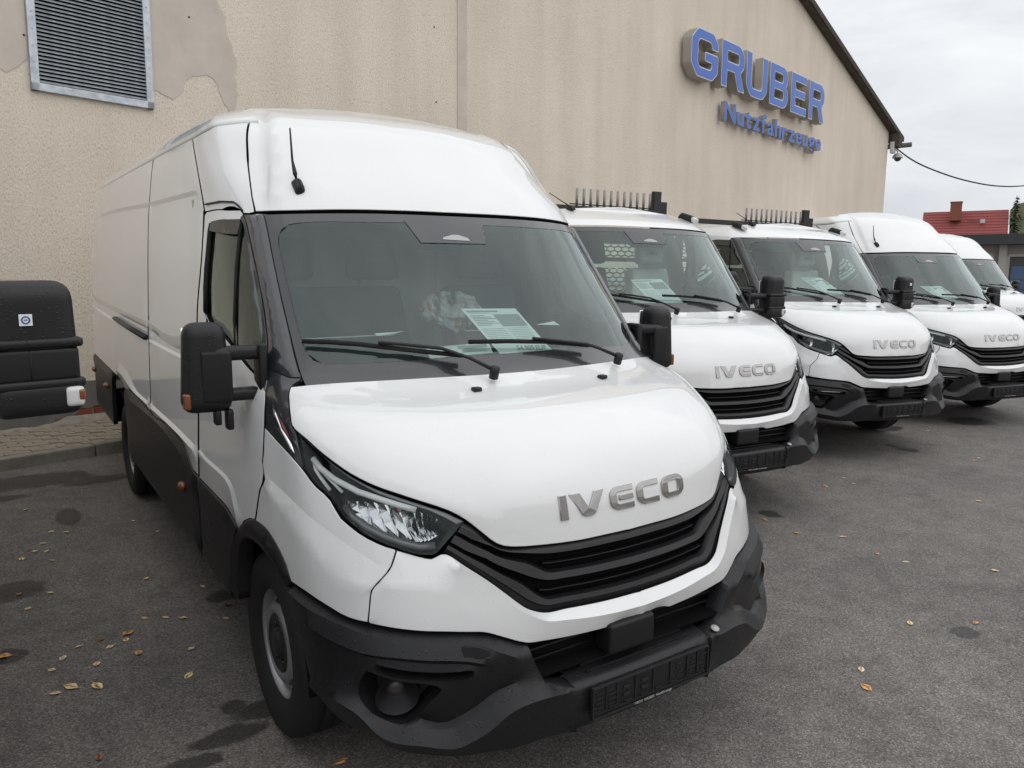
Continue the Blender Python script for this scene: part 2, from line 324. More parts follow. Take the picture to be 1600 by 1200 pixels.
def panel(curves, feats=(), h=.026, gap=.0016, off=0., depth=.018, holes=(), net=None, rim=True, offs=None, cham=.0022):
    """Mesh on the envelope bounded by curves (lists of (s,t), joined into a loop). feats: (pts, offset) lines pushed out or in.
    Returns half-model (a,y,z) vertices, faces, and centre-line flags."""
    bl = []; bo = []
    for k, c in enumerate(curves):
        r = resample(to_uv(c), h); r = r[:-1] if len(r) > 1 else r
        o = off if offs is None or offs[k] is None else offs[k]
        bl.append(r); bo += [o]*len(r)
    # connect the curves' ends
    loop = []; lo = []; n = len(bl)
    idx = 0
    for k in range(n):
        c = resample(to_uv(curves[k]), h); o = bo[idx]; idx += len(bl[k])
        nxt = to_uv(curves[(k+1) % n][:1])
        loop.append(c[:-1] if len(c) > 1 else c); lo += [o]*(len(c)-1 if len(c) > 1 else 1)
        g = np.linalg.norm(nxt[0]-c[-1])
        if g > 1e-4:
            br = resample(np.stack([c[-1], nxt[0]]), h, False)[:-1]; loop.append(br); lo += [o]*len(br)
    B = np.concatenate(loop); lo = np.array(lo, float)
    keep = np.ones(len(B), bool)
    for i in range(len(B)):
        if np.linalg.norm(B[i]-B[i-1]) < 1e-4: keep[i] = False
    B = B[keep]; lo = lo[keep]
    if gap: B = inset_poly(B, gap)
    lo[B[:, 0] < 1e-6] = np.nan
    if np.isnan(lo).all(): lo[:] = off
    pts = [B]; fixed = [lo]; crease = set(); edges = [(i, (i+1) % len(B)) for i in range(len(B))]; base = len(B)
    HP = []
    for hp in holes:
        Hh = np.concatenate([resample(to_uv(c), h)[:-1] for c in hp]); HP.append(Hh)
        pts.append(Hh); fixed.append(np.full(len(Hh), off)); edges += [(base+i, base+(i+1) % len(Hh)) for i in range(len(Hh))]; base += len(Hh)
    for fp in feats:
        f = resample(to_uv(fp[0]), h)
        if len(fp) > 2 and fp[2] == 'closed': cl = True
        else: cl = False
        ins = inside(f, B); 
        pts.append(f); fixed.append(np.full(len(f), fp[1]))
        ne = [(base+i, base+i+1) for i in range(len(f)-1) if ins[i] and ins[i+1]]; edges += ne
        if not (len(fp) > 2 and fp[2] == 'soft'): crease |= set(ne)
        if cl: edges.append((base+len(f)-1, base))
        base += len(f)
    allp = np.concatenate(pts); fx = np.concatenate(fixed)
    mn = B.min(0); mx = B.max(0)
    gx, gy = np.meshgrid(np.arange(mn[0]+h*.5, mx[0], h), np.arange(mn[1]+h*.5, mx[1], h*.87))
    gx[1::2] += h*.5
    G = np.stack([gx.ravel(), gy.ravel()], 1); G = G[inside(G, B)]
    if len(G):
        dm = np.full(len(G), 9.)
        for i in range(0, len(allp), 200): dm = np.minimum(dm, np.linalg.norm(G[:, None]-allp[None, i:i+200], axis=2).min(1))
        G = G[dm > h*.55]
    P = np.concatenate([allp, G]); fx = np.concatenate([fx, np.full(len(G), np.nan)])
    res = delaunay_2d_cdt([Vector(p) for p in P], edges, [], 0, 1e-6)
    V = np.array([tuple(v) for v in res[0]]); F = np.array([f for f in res[2] if len(f) == 3])
    o = np.array([next((fx[i] for i in ids if not np.isnan(fx[i])), np.nan) if len(ids) else np.nan for ids in res[3]])
    cen = V[F].mean(1); ok = inside(cen, B)
    for Hh in HP: ok &= ~inside(cen, Hh)
    F = F[ok]
    a2 = np.abs(np.cross(V[F[:, 1]]-V[F[:, 0]], V[F[:, 2]]-V[F[:, 0]])); F = F[a2 > 1e-9]
    ei = {e for e, ids in zip(map(tuple, [sorted(e) for e in res[1]]), res[4]) if any(tuple(edges[k]) in crease for k in ids)}
    used = np.unique(F); mp = -np.ones(len(V), int); mp[used] = np.arange(len(used)); V = V[used]; o = o[used]; F = mp[F]; SH = {tuple(sorted((int(mp[a]), int(mp[b])))) for a, b in ei if mp[a] >= 0 and mp[b] >= 0}
    free = np.isnan(o)
    if free.any():
        if np.nanmax(o)-np.nanmin(o) < 1e-9: o[free] = np.nanmax(o)
        else:
            nV = len(V); E2 = np.unique(np.sort(np.concatenate([F[:, [0, 1]], F[:, [1, 2]], F[:, [2, 0]]]), axis=1), axis=0)
            A = np.zeros((nV, nV)); w = 1/(np.linalg.norm(V[E2[:, 0]]-V[E2[:, 1]], axis=1)+1e-6)
            A[E2[:, 0], E2[:, 1]] = -w; A[E2[:, 1], E2[:, 0]] = -w; A[np.arange(nV), np.arange(nV)] = -A.sum(1)
            fi = np.where(free)[0]; kn = np.where(~free)[0]
            o[fi] = np.linalg.solve(A[np.ix_(fi, fi)]+1e-9*np.eye(len(fi)), -A[np.ix_(fi, kn)] @ o[kn])
    st = to_st(V); st[V[:, 0] < 1e-7, 1] = 0
    X = S(st[:, 0], st[:, 1], net); Nm = SN(st[:, 0], st[:, 1], net); X = X+Nm*o[:, None]
    X[st[:, 1] < 1e-6, 0] = 0
    F = [tuple(f) for f in F]
    # orientation: outwards
    f0 = np.array(F); nn = np.cross(X[f0[:, 1]]-X[f0[:, 0]], X[f0[:, 2]]-X[f0[:, 0]]); sgn = (nn*Nm[f0[:, 0]]).sum(1)
    F = [f if s_ > 0 else (f[0], f[2], f[1]) for f, s_ in zip(F, sgn)]
    DP = set()
    if rim:
        cnt = {}
        for f in F:
            for i in range(3):
                e = (f[i], f[(i+1) % 3]); k = (min(e), max(e)); cnt.setdefault(k, []).append(e)
        be = [v[0] for k, v in cnt.items() if len(v) == 1 and not (X[v[0][0], 0] < 1e-6 and X[v[0][1], 0] < 1e-6)]
        bv = sorted({i for e in be for i in e}); m0 = {}; m1 = {}; m2 = {}; X = list(X); ch = min(cham, depth*.3)
        # small chamfer: the rim has vertices of its own so the skin stays flat up to its edge
        outw = {i: np.zeros(3) for i in bv}
        for a, b in be:
            d_ = X[b]-X[a]; o_ = np.cross(d_, Nm[a]); l_ = np.linalg.norm(o_)+1e-12; outw[a] += o_/l_; outw[b] += o_/l_
        for i in bv:
            w_ = outw[i]/(np.linalg.norm(outw[i])+1e-9)
            m0[i] = len(X); X.append(np.array(X[i])); m1[i] = len(X); X.append(X[i]-Nm[i]*ch+w_*ch*.8); m2[i] = len(X); X.append(X[i]-Nm[i]*depth+w_*ch*.8)
            if abs(X[i][0]) < 1e-6: X[m1[i]][0] = 0; X[m2[i]][0] = 0
        for a, b in be:
            F.append((m0[b], m0[a], m1[a], m1[b])); DP.add(len(F)); F.append((m1[b], m1[a], m2[a], m2[b]))
        X = np.array(X)
    return X, F, SH, DP
def right(XF, mname): X, F = XF[:2]; return mk(X*[-1, 1, 1], [tuple(reversed(f)) for f in F], mname, sharp=XF[2] if len(XF) > 2 else None, deep=XF[3] if len(XF) > 3 else None)
def left(XF, mname): X, F = XF[:2]; return mk(X, F, mname, sharp=XF[2] if len(XF) > 2 else None, deep=XF[3] if len(XF) > 3 else None)
def both(XF, mname):
    """weld the half panel and its mirror image at the centre line"""
    X, F = XF[:2]; n = len(X); z = np.abs(X[:, 0]) < 1e-6; mp = np.arange(n); k = n
    ex = []
    for i in range(n):
        if not z[i]: mp[i] = k; k += 1; ex.append(X[i]*[-1, 1, 1])
    V = np.concatenate([X, np.array(ex)]) if ex else X
    sh = XF[2] if len(XF) > 2 else set(); sh = set(sh) | {tuple(sorted((int(mp[a]), int(mp[b])))) for a, b in sh}
    return mk(V, list(F)+[tuple(int(mp[i]) for i in reversed(f)) for f in F], mname, sharp=sh, deep=(XF[3] | {i+len(F) for i in XF[3]}) if len(XF) > 3 else None)
def strip_surface(lines, mname, mirror=False):
    """loft between 3D polylines of equal length"""
    A = np.array(lines, float); n, k = A.shape[:2]; V = A.reshape(-1, 3); F = [(i*k+j, i*k+j+1, (i+1)*k+j+1, (i+1)*k+j) for i in range(n-1) for j in range(k-1)]
    return mk(V, F, mname)
def on(s, t, off=0., side=-1):
    """point of the envelope in van coordinates; side -1 is the van's right"""
    X = S([s], [t])[0]+SN(np.array([s], float), np.array([t], float))[0]*off; return Vector((X[0]*-side*-1 if side > 0 else -X[0], X[1], X[2]))

# ------------------------------------------------------------------ outlines on the envelope (s: row, t: column)
bon_rear = [(7.9, 4.589), (7.98, 3.386), (8.007, 1.974), (8.002, .677), (8.0, 0)]
bon_side = [(6.766, 5.015), (6.86, 5.055), (7.061, 5.033), (7.473, 4.889), (7.785, 4.718), (7.85, 4.655)]
bon_low = [(3.793, 0), (3.80, .4), (3.80, .909), (3.832, 1.397), (3.867, 1.747), (3.898, 1.898), (3.961, 2.019), (4.069, 2.116), (4.209, 2.201), (4.399, 2.319), (4.627, 2.46), (4.839, 2.636), (4.984, 2.814), (5.102, 3.024), (5.272, 3.395), (5.438, 3.763), (5.629, 4.059), (5.856, 4.291), (6.138, 4.529), (6.496, 4.78)]
hl_top = [(6.718, 5.003), (6.433, 4.766), (6.077, 4.543), (5.796, 4.303), (5.566, 4.062), (5.385, 3.775), (5.22, 3.405), (5.051, 3.033), (4.928, 2.821), (4.776, 2.633), (4.581, 2.48)]
hl_in = [(4.57, 2.49), (4.327, 2.627), (4.11, 2.764), (3.894, 2.919)]
hl_bot = [(3.82, 3.02), (3.828, 3.207), (3.943, 3.524), (4.074, 3.849), (4.246, 4.147), (4.471, 4.384), (4.632, 4.503), (4.867, 4.562), (5.025, 4.638), (5.25, 4.865), (5.568, 5.049), (6.042, 5.054)]
fen_top = [(6.381, 6.056), (6.093, 5.756), (5.822, 5.322), (5.541, 5.074), (5.215, 4.881), (4.99, 4.655), (4.839, 4.583), (4.597, 4.525), (4.435, 4.395), (4.207, 4.158), (4.036, 3.865), (3.959, 3.641)]
fen_front = [(3.932, 3.628), (3.537, 3.776), (3.29, 3.96), (3.06, 4.126), (2.776, 4.194), (2.47, 4.256)]
fen_bot = [(2.466, 4.401), (2.477, 4.585), (2.571, 4.969), (2.625, 5.314), (2.601, 5.774)]
fen_arch = [(2.59, 5.825), (2.805, 5.912), (3.094, 6.04), (3.285, 6.109), (3.397, 6.166), (3.421, 6.245)]
fen_rear = [(3.392, 6.316), (4.389, 6.217), (4.872, 6.139), (4.999, 6.15), (5.706, 6.108)]
fen_u = [(4.85, 6.10), (4.667, 5.683), (4.479, 5.234), (4.201, 4.784), (3.939, 4.407), (3.686, 4.068), (3.52, 3.86)]
fen_l = [(4.66, 6.13), (4.211, 5.762), (3.813, 5.237), (3.445, 4.945), (3.168, 4.717), (3.095, 4.415), (3.07, 4.18)]
msk_top = [(3.939, 3.616), (3.91, 3.528), (3.79, 3.212), (3.745, 3.055), (3.82, 2.925), (3.86, 2.854), (3.82, 2.79), (3.575, 2.588), (3.19, 2.276), (2.874, 2.024), (2.687, 1.87), (2.605, 1.796), (2.509, 1.653), (2.466, 1.552), (2.443, 1.182), (2.404, .548), (2.39, 0)]
msk_crease = [(3.62, 2.715), (3.515, 2.63), (3.12, 2.32), (2.80, 2.07), (2.58, 1.89), (2.49, 1.785), (2.353, 1.59), (2.282, 1.228), (2.199, .599), (2.165, 0.0)]
msk_bot = [(1.934, 0), (1.971, .388), (1.944, .476), (1.907, .552), (1.912, .626), (1.936, 1.098), (1.984, 1.606), (2.012, 1.843), (2.06, 1.955), (2.178, 2.181), (2.308, 2.479), (2.322, 2.604), (2.356, 2.962), (2.374, 3.319), (2.417, 3.838), (2.447, 4.218)]
msk_front = [(2.473, 4.24), (2.779, 4.178), (3.064, 4.105), (3.292, 3.937), (3.539, 3.754), (3.933, 3.601)]
msk_f1 = [(3.14, 3.85), (3.20, 3.463), (3.09, 3.06), (2.91, 2.837), (2.68, 2.665)]
ap_out = [(11.0, 5.115), (10.547, 5.06), (10.062, 5.013), (9.579, 5.01), (9.355, 5.004), (8.914, 5.06), (8.641, 5.12), (8.26, 5.32)]
ap_in = [(8.084, 4.10), (8.345, 4.12), (8.844, 4.12), (9.382, 4.12), (9.9, 4.10), (10.4, 4.08), (10.975, 4.05)]
seam = [(8.24, 5.263), (8.161, 4.917), (8.091, 4.537), (8.084, 4.12)]
door_rear = [(11.05, 7.08), (10.6, 7.18), (10.12, 7.275), (9.643, 7.389), (9.175, 7.49), (8.508, 7.56), (7.963, 7.57), (5.588, 7.55), (4.095, 7.55), (3.0, 7.557)]
clad_top = [(2.98, 7.55), (2.962, 7.111), (2.913, 6.783), (2.722, 6.607)]
win = [[(10.90, 5.27), (10.93, 6.158), (10.88, 6.83)], [(10.86, 6.86), (10.683, 6.97), (10.262, 7.063), (9.851, 7.166), (9.46, 7.234), (8.985, 7.274), (8.80, 7.22)],
       [(8.76, 7.17), (8.62, 6.85), (8.38, 6.35), (8.02, 5.83)], [(7.98, 5.75), (8.05, 5.62), (8.40, 5.36), (8.70, 5.22), (9.355, 5.13), (10.06, 5.135), (10.55, 5.18), (10.87, 5.23)]]
arch_o = [(.95, 6.80), (1.8, 6.77), (2.3, 6.70), (2.722, 6.607), (3.036, 6.504), (3.28, 6.404), (3.40, 6.316), (3.425, 6.245), (3.40, 6.166), (3.29, 6.109), (3.10, 6.04), (2.81, 5.912), (2.595, 5.815)]
arch_i = [(2.42, 5.955), (2.589, 6.05), (2.748, 6.156), (2.83, 6.286), (2.815, 6.372), (2.717, 6.474), (2.55, 6.554), (2.25, 6.61), (1.8, 6.655), (.95, 6.69)]
bmp_l1 = [(2.526, 5.866), (2.55, 5.39), (2.512, 5.023), (2.43, 4.63), (2.40, 4.29), (2.37, 3.859), (2.335, 3.326), (2.289, 2.6), (2.26, 2.463), (2.135, 2.166), (2.014, 1.946), (1.962, 1.826)]
bmp_l2 = [(2.50, 5.70), (2.46, 5.327), (2.42, 4.91), (2.365, 4.521), (2.31, 4.168), (2.27, 3.688), (2.225, 3.137), (2.176, 2.641), (2.145, 2.53), (2.04, 2.38), (1.854, 2.03)]
bmp_l3 = [(2.22, 5.2), (2.095, 4.705), (2.023, 4.266), (2.014, 3.814), (1.978, 3.342), (1.938, 2.774), (1.86, 2.48)]
fog_o = [(1.80, 4.248), (1.603, 4.296), (1.196, 4.316), (1.048, 4.182), (.933, 3.974), (.851, 3.695), (.794, 3.419), (.764, 3.062), (.835, 2.872), (.978, 2.603), (1.223, 2.269), (1.30, 1.80)]
bmp_low = [(1.20, 4.75), (1.039, 4.32), (.724, 3.965), (.628, 3.419), (.574, 2.87), (.614, 2.778), (.762, 2.506), (1.057, 2.114), (1.118, 1.943), (1.141, 1.27)]
bmp_bot = [(.329, 1.193), (.37, 1.67), (.327, 2.077), (.345, 2.491), (.342, 2.863), (.392, 3.288), (.484, 3.864), (.654, 4.28), (.715, 4.58), (.949, 5.01)]
bmp_arch = [(1.1, 5.33), (1.6, 5.50), (2.1, 5.68)]
def on(s, t, off=0., side=-1):
    X = S([s], [t])[0]+SN(np.array([s], float), np.array([t], float))[0]*off; return Vector((side*X[0], X[1], X[2]))
def flipx(me):
    m2 = me.copy(); n = len(m2.vertices); co = np.empty(n*3); m2.vertices.foreach_get('co', co); co = co.reshape(-1, 3); co[:, 0] *= -1
    m2.vertices.foreach_set('co', co.ravel()); m2.flip_normals(); m2.update(); return m2
P_ = lambda name, me, *ch: (name, me, list(ch))
def pair(name, XF, m, chR=(), chL=()): return [P_(name, right(XF, m), *chR), P_(name, left(XF, m), *chL)]
def pairm(name, me, ch=()):   # me built on the van's right side
    return [P_(name, me, *ch), P_(name, flipx(me), *[P_(c[0], flipx(c[1])) for c in ch])]

FRONT = []
# ---- bonnet
bonnet = both(panel([bon_low, bon_side, bon_rear], [([(4.15, 0), (4.14, 1.2), (4.2, 1.75), (4.45, 2.1), (4.75, 2.4), (5.1, 2.75), (5.45, 3.4), (5.85, 4.0), (6.5, 4.5), (7.1, 4.65), (7.6, 4.45), (7.83, 4.0), (7.86, 3.0), (7.86, 1.5), (7.86, 0)], .004, 'soft'),
                                               ([(7.80, 2.9), (7.5, 2.72), (7.309, 2.511), (7.172, 2.321), (6.817, 2.205)], .007, 'soft')], h=.024, off=0., depth=.03), 'white_paint')
def nozzle(x):
    bm = bmesh.new(); bbox(bm, Vector((x, .598, 1.327)), (.034, .03, .016), .006); return bm_mesh(bm, 'black_plastic', True)
def letter_me(loops, x0, w, h=.074):
    me = curve_mesh([[(x0+p[0]*w, p[1]*h) for p in lp] for lp in loops], .0035, 'letter_chrome', bevel=.0016, res=1)
    co = np.empty(len(me.vertices)*3); me.vertices.foreach_get('co', co); co = co.reshape(-1, 3)
    z = .975+co[:, 1]*.97; a = np.abs(co[:, 0]); t = np.interp(a, [0, .25, .48], [0, 1, 2]); s = 4+(z-.93)/.12
    X = S(s, t); Nn = SN(s, t); sg = np.where(co[:, 0] < 0, -1., 1.); X[:, 0] *= sg; Nn[:, 0] *= sg
    Q = X+Nn*(co[:, 2:3]+.0055); me.vertices.foreach_set('co', Q.ravel()); me.update(); return me
sw = .21
gI = [[(0, 0), (1, 0), (1, 1), (0, 1)]]
gV = [rounded([(0, 1), (.27, 1), (.50, .30), (.73, 1), (1, 1), (.66, 0), (.34, 0)], [0, 0, .05, 0, 0, .16, .16])]
gC = [rounded([(1, 1), (.25, 1), (0, .78), (0, .22), (.25, 0), (1, 0), (1, .21), (.34, .21), (.25, .28), (.25, .72), (.34, .79), (1, .79)], [0, .2, .2, .2, .2, 0, 0, .06, .06, .06, .06, 0])]
gE = gC + [[(.40, .41), (.98, .41), (.98, .59), (.40, .59)]]
gO = [rounded([(.22, 0), (.78, 0), (1, .22), (1, .78), (.78, 1), (.22, 1), (0, .78), (0, .22)], .2), rounded([(.25, .22), (.25, .78), (.75, .78), (.75, .22)], .05)]
letters = [P_('letter', letter_me(g, x, w)) for g, x, w in ((gI, -.275, .025), (gV, -.234, .130), (gE, -.078, .099), (gC, .041, .099), (gO, .160, .112))]
FRONT.append(P_('bonnet', bonnet, P_('washer_nozzle', nozzle(-.285)), P_('washer_nozzle', nozzle(.315)), *letters))

# ---- headlights
hl = [hl_top, hl_in, hl_bot]
lens = panel(hl, off=0., h=.03, gap=.004, depth=.012)
rg = ring(hl, .014)
housing = panel(hl, [(list(map(tuple, rg)), -.10, 'closed')], off=-.010, h=.03, gap=.005, depth=.03)
def xs(pts): return [Vector(p) for p in pts]
drl = tube_me(xs([(-.903, .602, 1.150), (-.893, .560, 1.126), (-.870, .505, 1.101), (-.825, .420, 1.074), (-.771, .348, 1.056), (-.735, .306, 1.045), (-.698, .274, 1.033)]), .0100, 'lamp_white', 8)
hook = tube_me(xs([(-.900, .606, 1.147), (-.902, .585, 1.118), (-.896, .56, 1.098), (-.882, .51, 1.064)]), .006, 'lamp_white', 8)
hook2 = tube_me(xs([(-.885, .553, 1.108), (-.872, .512, 1.088), (-.857, .470, 1.064)]), .005, 'lamp_white', 8)
def reflector():
    top = np.array([(-.855, .500, 1.036), (-.799, .425, 1.042), (-.719, .340, 1.030), (-.664, .296, 1.016), (-.625, .275, .995)])
    bot = np.array([(-.848, .470, .985), (-.778, .365, .950), (-.695, .290, .930), (-.660, .275, .935), (-.632, .265, .950)])
    n = 26; q = np.linspace(0, 4, n); T = np.stack([np.interp(q, range(5), top[:, k]) for k in range(3)], 1); B = np.stack([np.interp(q, range(5), bot[:, k]) for k in range(3)], 1)
    rr = random.Random(3); rows = []
    for f in (0, .3, .62, 1.):
        L = T*(1-f)+B*f; L = L.copy(); dz = np.array([(.014 if i % 2 else -.012)*(1+.5*rr.random())*(1 if f not in (0, 1) else .4) for i in range(n)])
        L[:, 0] += dz*.6; L[:, 1] += dz*.8-.020+.018*math.sin(f*math.pi); rows.append(L)
    me = strip_surface(rows, 'chrome'); me.polygons.foreach_set('use_smooth', [False]*len(me.polygons)); return me
refl = reflector()
def bowl(c, r, m='chrome'):
    V = []; F = []; ax = Vector((-.25, -1, .05)).normalized(); u = ax.cross(Vector((0, 0, 1))).normalized(); w = u.cross(ax)
    n = 20; pr = [(0, .05), (.35, .042), (.7, .02), (1, -.012), (1.08, -.012)]
    for rad, dep in pr:
        for j in range(n):
            a = 2*math.pi*j/n; V.append(Vector(c)-ax*dep+(u*math.cos(a)+w*math.sin(a))*r*max(rad, .02))
    for i in range(len(pr)-1):
        for j in range(n): F.append((i*n+j, i*n+(j+1) % n, (i+1)*n+(j+1) % n, (i+1)*n+j))
    return mk(V, F, m)
bezel = tube_me([on(s, t, -.02) for s, t in [(4.05, 2.95), (4.02, 3.2), (4.12, 3.5), (4.25, 3.8), (4.42, 4.1), (4.62, 4.32), (4.85, 4.42)]], .012, 'lamp_bezel', 6)
topband = panel([hl_top, [(4.50, 2.60), (4.70, 2.78)], [(4.86, 2.95), (4.97, 3.15), (5.12, 3.48), (5.28, 3.82), (5.46, 4.08), (5.68, 4.31), (5.95, 4.53), (6.3, 4.76), (6.5, 4.90)]], off=-.014, h=.03, depth=.01, gap=.005)
hl_full = [P_('trim_strip', right(topband, 'lamp_bezel')), P_('light_strip', drl), P_('light_strip', hook), P_('light_strip', hook2), P_('reflector', refl), P_('bezel', bezel), P_('lens', right(lens, 'lens_glass'))]
hl_half = [P_('trim_strip', right(topband, 'lamp_bezel')), P_('reflector', bowl((-.665, .285, .975), .068)), P_('reflector', bowl((-.80, .40, 1.005), .052)), P_('light_strip', drl), P_('bezel', bezel), P_('lens', right(lens, 'lens_glass'))]
hous_me = right(housing, 'lamp_dark'); hous_me2 = right(housing, 'lamp_chrome')
HL_LED = pairm('headlight', hous_me, hl_full); HL_HAL = pairm('headlight', hous_me2, hl_half)

# ---- wings, nose panel, pillar trims
wing = panel([fen_top, fen_front, fen_bot, fen_arch, fen_rear], [(fen_u, -.002), (fen_l, .009, 'soft')], h=.026, depth=.03)
FRONT += pair('front_wing', wing, 'white_paint')
nose = panel([msk_top, [(2.37, 0), (1.95, 0)], msk_bot, msk_front], [(msk_crease, .018), (msk_f1, .006, 'soft')], offs=[-.006, 0., -.004, 0.], h=.017, depth=.05)
FRONT.append(P_('nose_panel', both(nose, 'white_paint')))
trim = panel([seam[::-1]+[(8.26, 5.32)], [(7.739, 5.659), (6.416, 6.054)], [(6.36, 6.02), (6.093, 5.70), (5.822, 5.28), (5.60, 5.08)], [(6.042, 5.09), (6.70, 5.05)], [(6.80, 5.10), (7.07, 5.075), (7.473, 4.93), (7.785, 4.76), (7.93, 4.62), (8.02, 4.3)]], off=-.004, h=.035, depth=.02)
badge = tube_me([on(7.30, 5.47, .006), on(7.05, 5.46, .008), on(6.6, 5.33, .009), on(6.2, 5.2, .008), on(6.0, 5.16, .006)], [.002, .006, .008, .007, .003], 'chrome', 6)
badge2 = tube_me([on(7.1, 5.40, .006), on(6.7, 5.28, .009), on(6.4, 5.19, .006)], [.002, .007, .002], 'badge_red', 6)
FRONT += [P_('pillar_base', right(trim, 'gloss_black'), P_('badge', badge), P_('badge', badge2)), P_('pillar_base', left(trim, 'gloss_black'), P_('badge', flipx(badge)), P_('badge', flipx(badge2)))]
pillar = panel([ap_out, seam, ap_in], [([(10.9, 4.25), (9.4, 4.33), (8.2, 4.40)], .012, 'soft'), ([(10.9, 4.75), (9.4, 4.75), (8.3, 4.85)], .012, 'soft')], off=0., h=.03, depth=.03, gap=.003)
FRONT += pair('windscreen_pillar', pillar, 'gloss_black')

# ---- windscreen
clear = [[(10.80, 0), (10.795, 1.93), (10.792, 2.982), (10.757, 3.42), (10.689, 3.60), (10.566, 3.74), (10.443, 3.79), (10.019, 3.81), (9.42, 3.82), (8.732, 3.81), (8.558, 3.79), (8.428, 3.72), (8.342, 3.60), (8.331, 3.267), (8.337, 2.335), (8.368, 1.418), (8.383, .572), (8.385, 0)]]
ws_out = [[(7.90, 0), (7.92, 2), (7.95, 4.04)], [(8.084, 4.06), (9.382, 4.08), (10.975, 4.01)], [(10.97, 4.0), (10.98, 2), (10.98, 0)]]
frit = panel([[(7.90, 0), (7.92, 2), (7.95, 4.04)], [(8.084, 4.06), (9.382, 4.08), (10.975, 4.01)], [(10.97, 4.0), (10.98, 2), (10.98, 0)], [(10.80, 0)] + clear[0][1:-1] + [(8.385, 0)]], off=-.004, h=.045, depth=.012, gap=.001, rim=False)
pane = panel([clear[0]], off=-.005, h=.07, depth=.006, gap=0)
shade = box_me((0, 0, 0), (.33, .03, .13), 'gloss_black', .01)
def cam_house():
    # camera cover behind the glass: a trapezium hanging from the top frit
    q = [(10.82, -.27), (10.39, -.235), (10.39, .075), (10.82, .105)]
    def pt(s, x, off):
        t = float(np.interp(abs(x), NET[10][:5, 0], range(5))); p = on(s, t, off, 1 if x > 0 else -1); return p
    V = []; F = []; n = 7
    for i in range(n):
        f = i/(n-1); s_ = 10.84*(1-f)+10.39*f; xa = -.27*(1-f)-.235*f; xb = .105*(1-f)+.075*f
        for j in range(n): V.append(pt(s_, xa+(xb-xa)*j/(n-1), -.0022))
    F = [(i*n+j, (i+1)*n+j, (i+1)*n+j+1, i*n+j+1) for i in range(n-1) for j in range(n-1)]; k = len(V)
    B = [pt(s, x, -.05) for s, x in q]; V += B; F += [(0, k, k+1, (n-1)*n), ((n-1)*n, k+1, k+2, n*n-1), (n*n-1, k+2, k+3, n-1)]
    return mk(V, F, 'gloss_black', False)
def cam_eye():
    def pt(s, x):
        t = float(np.interp(abs(x), NET[10][:5, 0], range(5))); return on(s, t, -.0005, 1 if x > 0 else -1)
    q = [(10.46, -.13), (10.44, .0), (10.50, -.005), (10.56, -.045), (10.56, -.075), (10.50, -.125)]
    return mk([pt(*p) for p in q], [tuple(range(6))], 'cap_grey', False)
def wiper(blade, arm):
    bl = tube_me(blade, .0075, 'rubber', 6, 1.3); 
    a = Vector(arm[0]); return P_('wiper', tube_me(arm, [.012]+[.0095]*(len(arm)-2)+[.009], 'trim_black', 8, .7), P_('blade', bl), P_('spindle', tube_me([a+Vector((0, .01, -.03)), a+Vector((0, -.004, .012))], .018, 'trim_black', 10)))
FRONT += [P_('windscreen', both(pane, 'windscreen_glass'), P_('frit_border', both(frit, 'gloss_black')), P_('camera_cover', cam_house()), P_('camera_window', cam_eye())),
          wiper([(-.80, .974, 1.493), (-.728, .922, 1.492), (-.628, .866, 1.484), (-.457, .793, 1.460), (-.266, .735, 1.434)], [(-.186, .629, 1.385), (-.249, .703, 1.427), (-.344, .753, 1.464), (-.48, .80, 1.482), (-.567, .825, 1.490)]),
          wiper([(-.215, .77, 1.480), (-.054, .758, 1.476), (.129, .751, 1.465), (.369, .754, 1.437)], [(.487, .694, 1.388), (.40, .728, 1.427), (.336, .736, 1.447), (.2, .737, 1.466), (.071, .745, 1.482)])]

# ---- grille between bonnet, headlights and nose panel
def gcurve(f, u):
    """point of the grille opening: u 0 at the headlight, 1 at the centre; f 0 at the bonnet edge, 1 at the nose panel"""
    top = resample(to_uv([(4.56, 2.50), (4.399, 2.335), (4.209, 2.22), (4.06, 2.13), (3.95, 2.03), (3.88, 1.90), (3.85, 1.747), (3.815, 1.397), (3.785, .909), (3.785, .4), (3.778, 0)]), .01)
    bot = resample(to_uv([(3.88, 2.85), (3.82, 2.79), (3.575, 2.588), (3.19, 2.276), (2.874, 2.024), (2.687, 1.87), (2.605, 1.80), (2.515, 1.66), (2.475, 1.552), (2.45, 1.182), (2.41, .548), (2.395, 0)]), .01)
    def at_(c, u):
        L = np.concatenate([[0], np.cumsum(np.linalg.norm(np.diff(c, axis=0), axis=1))]); q = u*L[-1]; return np.stack([np.interp(q, L, c[:, 0]), np.interp(q, L, c[:, 1])], -1)
    return to_st(at_(top, u)*(1-f)[:, None]+at_(bot, u)*f[:, None])
